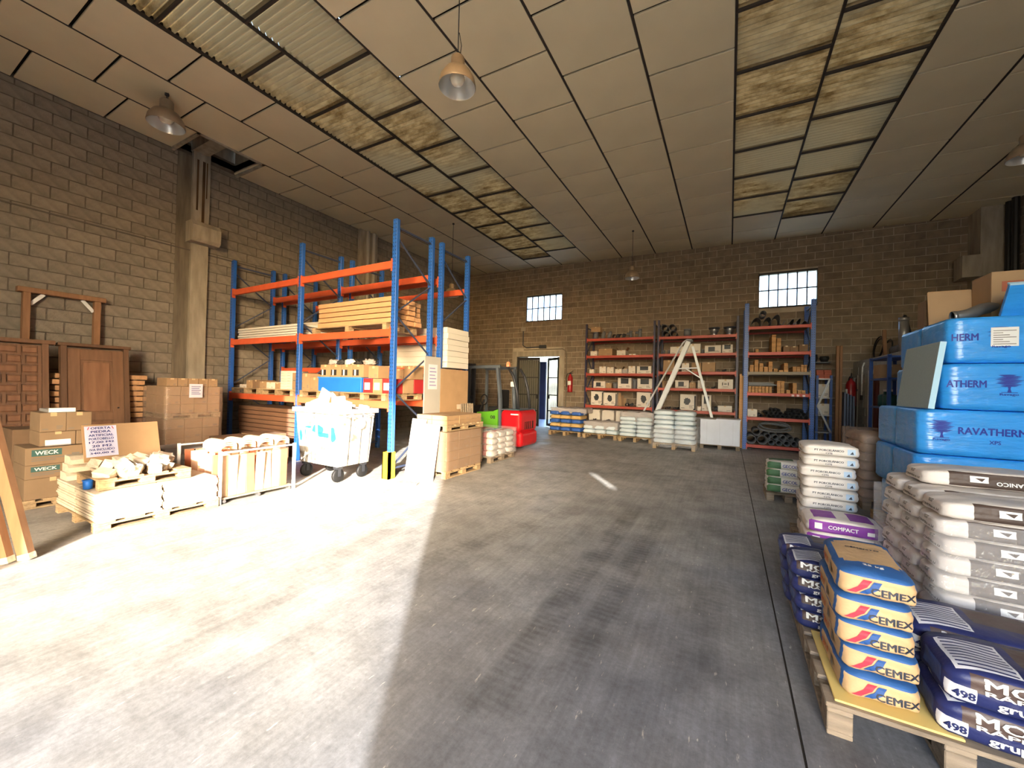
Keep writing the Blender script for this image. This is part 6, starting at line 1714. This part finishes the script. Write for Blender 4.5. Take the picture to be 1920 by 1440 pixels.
for k in range(5):
    for j in range(2):
        xps('blue film-wrapped insulation pack, %s layer, %s' % (LV[k], 'front printed with RAVATHERM' if j == 0 else 'rear one'), offs[k]+0.02*j, 5.15+0.63*j + (0.03 if k == 4 else 0), zx+k*0.43, modes[k] if j == 0 else None)
ztop = zx+5*0.43
sh = thing('insulation_board', 'pale grey-blue foam board leaning on the blue insulation packs', 'board', (1.625, 5.02, zx+3*0.43+0.002), 0, None, (0, 0.12, 0))
MB().cbox(-0.02, 0.02, 0.0, 0.78, 0, 0.62, 0.003).build('board_face', mat('pale_foam_board', (150, 166, 170), 0.8, nz=(60, 0.05)), sh)
MB().box(-0.021, 0.0215, -0.004, 0.0, 0, 0.62).build('board_edge', mat('pale_blue_edge', (176, 214, 236), 0.7), sh)
# things on top of the packs
cbx = carton('brown carton with red printed bands on top of the blue packs', 2.56, 5.85, ztop, 0.62, 0.36, 0.50, M_CARD, prints=0)
for z in (0.12, 0.3): MB().box(-0.24, 0.30, -0.1815, -0.1803, z, z+0.1).build('red_band', mat('faded_red_print', (160, 92, 70), 0.8), cbx)
add('cardboard_sheet', MB().cbox(-0.19, 0.19, -0.01, 0.01, 0, 0.42, 0.012).mesh(), M_CARD, None, (2.1, 6.0, ztop), rz=0.1, rot=(-0.12, 0.0, 0.06), label='stiff brown cardboard sheet standing beside the carton on the blue packs', cat='cardboard')
carton('small dark cardboard box behind the cardboard sheet on the blue packs', 1.99, 6.22, ztop, 0.14, 0.2, 0.34, M_CARDD, prints=0)
t = thing('flue_pipe', 'bent polished steel flue pipe lying on the blue packs', 'pipe', (1.97, 5.62, ztop))
MB().tube([(0.0, 0, 0.06), (0.1, 0.0, 0.08), (0.22, 0.05, 0.14), (0.36, 0.12, 0.17)], 0.055, 14, caps=False).build('pipe_bend', M_STEEL, t, smooth=True)
MB().pipe((-0.01, 0, 0.06), (0.02, 0.0, 0.063), 0.06, 0.005, 14).build('collar', M_STEEL, t, smooth=True)
t = thing('foil_board', 'blue and silver wrapped board leaning against the carton on the blue packs', 'board', (2.55, 5.32, ztop), 0, None, (0.5, 0, 0))
MB().cbox(-0.38, 0.36, 0, 0.04, 0, 0.3, 0.004).build('board_face', M_XPS, t); MB().box(-0.385, 0.365, -0.003, 0.043, 0.295, 0.31).build('board_edge', mat('pale_blue_edge', (176, 214, 236), 0.7), t)
# ------------------------------------------------------------------ office partition and shelf at the far right
M_OFF = mat('office_block', (168, 166, 160), 0.9, nz=(6, 0.1))
of = MB()
OD = [(11.3, 11.85, 0, 1.98), (12.98, 13.3, 0, 1.95)]
for a, b, c, d in cells(8.8, YB-0.02, 0, 2.26, OD): of.box(2.85, 2.97, a, b, c, d)
of.box(2.85, XR-0.02, 8.8, 8.92, 0, 2.26).box(2.85, XR-0.02, 8.8, YB-0.02, 2.26, 2.36)
office = of.build('wall_office', M_OFF, kind='structure')
jb = MB().cbox(-0.186, 0.186, -0.0, 0.012, -0.094, 0.094, 0.003).mesh('block')
for r_ in range(11):
    y = 8.85 + (0.2 if r_ % 2 else 0)
    while y + 0.36 < YB:
        zc_ = 0.105 + r_*0.2
        if not any(y < o[1]+0.02 and y+0.38 > o[0]-0.02 and zc_-0.09 < o[3]+0.05 for o in OD):
            add('office_block', jb, M_OFF, office, (2.85, y+0.19, zc_), rz=PI/2)
        y += 0.4
M_DRED = mat('dark_red_door', (92, 34, 28), 0.5, nz=(4, 0.15), stretch=(8, 8, 1))
for i, (a, b, c, d) in enumerate(OD):
    dd = MB().cbox(2.88, 2.92, a+0.01, b-0.01, 0, d-0.02, 0.003).build('door_%d' % (i+2), M_DRED, kind='structure')
    for y in (a+0.15, b-0.15): MB().box(2.872, 2.88, y-0.02, y+0.02, 0.2, d-0.2).build('moulding', M_DRED, dd)
MB().box(2.82, 2.87, 11.85, 11.99, 0, 2.08).box(2.82, 2.87, 11.3, 11.85, 1.98, 2.08).build('trim_5', M_WHITE, kind='structure')
MB().box(2.83, 2.86, 12.9, 12.98, 0, 2.0).build('trim_6', M_CONC, kind='structure')
extinguisher('large red fire extinguisher hanging on the office partition wall', 2.70, 12.86, 1.22, -PI/2, 1.25)
cw_ = thing('wall_cable', 'white cable trunking with a switch on the office partition', 'cable', (0, 0, 0))
MB().tube([(2.835, 12.35, 2.28), (2.835, 12.47, 2.2), (2.835, 12.5, 2.0), (2.835, 12.5, 1.5)], 0.016, 6).build('cable_run', M_WHITE, cw_); MB().box(2.81, 2.84, 12.44, 12.56, 1.38, 1.5).build('switch', M_BLACK, cw_)
# things on the office roof
add('chipboard_sheet', MB().cbox(-0.02, 0.02, -0.7, 0.7, 0, 0.42, 0.004).mesh(), M_CHIP, None, (3.35, 12.5, 2.36), label='beige chipboard sheet standing on the office roof', cat='board')
t = thing('hose_coil', 'loose black pipe loops on the office roof', 'hose', (3.08, 12.35, 2.38))
for k, (yy, rr) in enumerate(((0, 0.26), (0.12, 0.24), (-0.35, 0.2))):
    MB().tube([(0.04*k+0.03*math.sin(a), yy+rr*1.3*math.cos(a), rr+rr*math.sin(a)) for a in [2*PI*i/24 for i in range(24)]], 0.014, 6, closed=True).build('pipe_loop', M_BLACK, t, smooth=True)
add('timber_post', MB().cbox(-0.03, 0.03, -0.03, 0.03, 0, 0.6, 0.004).mesh(), M_OLDW, None, (3.0, 11.55, 2.36), rot=(0, -0.04, 0), label='short timber post standing on the office roof', cat='post')
t = thing('steel_flue', 'upright galvanised steel flue pipe on the office roof', 'pipe', (2.98, 10.45, 2.36))
MB().pipe((0, 0, 0), (0, 0, 0.68), 0.075, 0.004, 18).build('pipe_wall', M_STEEL, t, smooth=True); MB().pipe((0, 0, 0.62), (0, 0, 0.69), 0.08, 0.004, 18).build('collar', M_STEEL, t, smooth=True)
t = thing('black_tube', 'black rubber tube leaning on the office roof', 'tube', (3.25, 10.9, 2.36)); MB().tube([(0, -0.3, 0.03), (0, 0.1, 0.35), (0, 0.45, 0.85)], 0.035, 8).build('tube_body', M_BLACK, t, smooth=True); MB().tube([(0.0, -0.34, 0.02), (0.0, -0.28, 0.045)], 0.04, 8).build('end_cap', M_DSTEEL, t)
t = thing('grey_duct', 'grey rolled duct lying along the office roof edge', 'duct', (3.05, 10.75, 2.36)); MB().tube([(0, -0.5, 0.1), (0, 0.35, 0.1)], 0.1, 14).build('duct_body', M_PVC, t, smooth=True); MB().tube([(0, 0.33, 0.1), (0, 0.37, 0.1)], 0.106, 14).build('end_ring', M_PVCD, t, smooth=True)
# dark blue shelf in front of the partition
rack_s = thing('small_shelf', 'dark blue steel shelf with green cans standing against the office partition', 'shelf', (0, 0, 0))
for x in (2.42, 2.76):
    for y in (9.1, 10.1): MB().box(x-0.025, x+0.025, y-0.02, y+0.02, 0, 2.22).build('post', M_BLUEP, rack_s)
for z in (0.3, 0.75, 1.3, 1.82, 2.2):
    MB().box(2.4, 2.78, 9.08, 10.12, z-0.03, z).build('shelf_board', M_BLUEP, rack_s)
carton('brown carton on the upper level of the small blue shelf', 2.59, 9.85, 1.82, 0.3, 0.36, 0.26, M_CARD, front='-y')
for i, y in enumerate((9.95, 9.7)):
    t = thing('paint_can', 'dark green can on the small blue shelf, %s' % ('far', 'near')[i], 'can', (2.6, y, 1.3))
    MB().lathe([(0.001, 0), (0.11, 0), (0.11, 0.2), (0.09, 0.22), (0.03, 0.23), (0.03, 0.28), (0.001, 0.28)], 16).build('can_body', mat('bottle_green', (28, 78, 74), 0.4), t, smooth=True)
    MB().lathe([(0.001, 0.28), (0.035, 0.28), (0.035, 0.32), (0.001, 0.32)], 12).build('cap', M_PAPER, t)
# black pipe coil on the floor
t = thing('pipe_coil', 'upright coil of black polyethylene pipe leaning by the office door', 'coil', (2.56, 11.2, 0.0), 0, None, (0, 0, 0))
for k in range(7):
    rr = 0.34+0.012*(k % 3)
    MB().tube([(-0.14+0.045*k+0.01*math.sin(3*a), rr*math.cos(a)*0.95, 0.375+rr*math.sin(a)) for a in [2*PI*i/28 for i in range(28)]], 0.022, 6, closed=True).build('pipe_loop', M_BLACK, t, smooth=True)
# narrow shelf beside the blue rack
t = thing('narrow_shelf', 'narrow dark shelf with galvanised cross brace right of the blue rack', 'shelf', (0, 0, 0))
for x in (1.96, 2.24):
    for y in (12.5, 13.1): MB().box(x-0.025, x+0.025, y-0.02, y+0.02, 0, 1.98).build('post', M_BLUEP, t)
for z in (0.12, 0.55, 0.98, 1.42, 1.9): MB().box(1.93, 2.27, 12.48, 13.12, z-0.03, z).build('shelf_board', M_STEEL, t)
MB().beam((2.2, 12.47, 1.86), (1.97, 12.47, 1.2), 0.04, 0.02, Vector((0, 1, 0))).build('cross_brace', M_STEEL, t); MB().beam((1.97, 12.47, 1.2), (2.24, 12.47, 0.55), 0.04, 0.02, Vector((0, 1, 0))).build('cross_brace', M_STEEL, t)
carton('white carton on the second level of the narrow shelf', 2.1, 12.75, 1.42, 0.24, 0.3, 0.34, M_WCARD)
carton('white and red carton on the middle level of the narrow shelf', 2.1, 12.75, 0.98, 0.26, 0.3, 0.28, M_WCARD)
M_BRICK = mat('red_brick', (176, 96, 76), 0.85, var=0.15)
bk = MB().cbox(-0.075, 0.075, -0.06, 0.06, 0, 0.055, 0.004).mesh()
for i in range(8):
    add('clay_brick', bk, M_BRICK, None, (2.03+0.155*(i % 2), 12.6+0.01*i, 1.9+0.056*(i//2)), rz=0.05*math.sin(i*4), label='red clay brick on the narrow shelf, %s layer, %s' % (ORD[i//2], ('left', 'right')[i % 2]), cat='brick', group='bricks on the narrow shelf')
MB().box(1.86, 2.32, 13.05, YB-0.012, 2.33, 2.36).build('wall_shelf', M_DSTEEL, None, label='thin dark wall shelf above the narrow shelf', cat='shelf')
for i, x in enumerate((1.97, 2.21)):
    tt = thing('black_pot', 'black round pot on the dark wall shelf, %s' % ('left', 'right')[i], 'pot', (x, 13.2, 2.36)); MB().lathe([(0.001, 0), (0.07, 0), (0.11, 0.1), (0.09, 0.2-0.05*i), (0.001, 0.2-0.05*i)], 16).build('pot_body', M_BLACK, tt, smooth=True); MB().lathe([(0.085, 0.19-0.05*i), (0.1, 0.195-0.05*i), (0.1, 0.205-0.05*i), (0.085, 0.2-0.05*i)], 16).build('rim', M_DSTEEL, tt)
for i, (x, w) in enumerate(((2.30, 0.06), (2.365, 0.05))): add('timber_post', MB().cbox(-w/2, w/2, -0.04, 0.04, 0, 2.7, 0.005).mesh(), M_OLDW, None, (x+0.02, 12.3, 0), label='tall pine post standing right of the narrow shelf, %s of two' % ('left', 'right')[i], cat='post')
t = thing('metal_sheets', 'upright corrugated blue-grey metal sheets beside the pine posts', 'sheets', (2.52, 12.15, 0))
for k in range(4): MB().box(-0.09+0.05*k, -0.055+0.05*k, -0.02*k, 0.3-0.02*k, 0, 1.56-0.03*k).build('sheet', mat('blue_grey_steel', (96, 108, 128), 0.4, metal=0.5), t)

# ------------------------------------------------------------------ pendant lamps
M_SHADE = mat('dusty_aluminium', (150, 132, 112), 0.5, metal=0.3, nz=(6, 0.2))
M_SHADEI = mat('reflector_inside', (214, 212, 206), 0.3, metal=0.4)
M_BULB = mat('bulb_glass', (226, 218, 196), 0.15, spec=0.8)
def lamp(x, y, z, label, s=1.0, tilt=0.0):
    t = thing('pendant_lamp', label, 'lamp', (x, y, z), 0, None, (0, 0, 0))
    top = 0.34*s
    MB().lathe([(0.20*s, 0.0), (0.205*s, 0.01*s), (0.19*s, 0.09*s), (0.14*s, 0.17*s), (0.075*s, 0.21*s), (0.07*s, 0.21*s)], 28).build('shade', M_SHADE, t, smooth=True)
    MB().lathe([(0.20*s, 0.0), (0.183*s, 0.085*s), (0.133*s, 0.163*s), (0.07*s, 0.20*s), (0.001, 0.20*s)], 28).build('reflector', M_SHADEI, t, smooth=True)
    MB().lathe([(0.075*s, 0.2*s), (0.075*s, 0.32*s), (0.06*s, top), (0.001, top)], 18).build('socket_housing', M_SHADE, t, smooth=True)
    MB().lathe([(0.001, 0.03*s), (0.06*s, 0.045*s), (0.085*s, 0.09*s), (0.07*s, 0.14*s), (0.03*s, 0.19*s)], 18).build('bulb', M_BULB, t, smooth=True)
    zc = ceil_z(x) - z
    MB().tube([(0, 0, top), (0, 0, zc)], 0.006*max(s, 0.8), 6).build('chain', M_DSTEEL, t)
    MB().tube([(0.03*s, 0, top), (0.045*s, 0, top+0.1), (0.01, 0, min(top+0.25, zc-0.01))], 0.004, 5).build('cable', M_BLACK, t)
    MB().lathe([(0.001, zc-0.03), (0.03, zc-0.03), (0.03, zc), (0.001, zc)], 10).build('ceiling_hook', M_DSTEEL, t)
    return t
lamp(-2.55, 3.26, 4.62, 'aluminium bell pendant lamp hanging lowest and nearest, above the middle aisle', 0.95)
lamp(-7.98, 2.74, 5.55, 'aluminium bell pendant lamp close under the ceiling by the left wall', 1.2)
lamp(-2.44, 11.2, 4.62, 'small bell pendant lamp on a long chain before the back wall', 1.0)
lamp(-6.86, 8.76, 4.0, 'pendant lamp half hidden behind the blue pallet racking', 1.0)
lamp(3.62, 8.3, 4.9, 'bell pendant lamp cut by the right edge of the photo', 1.0)
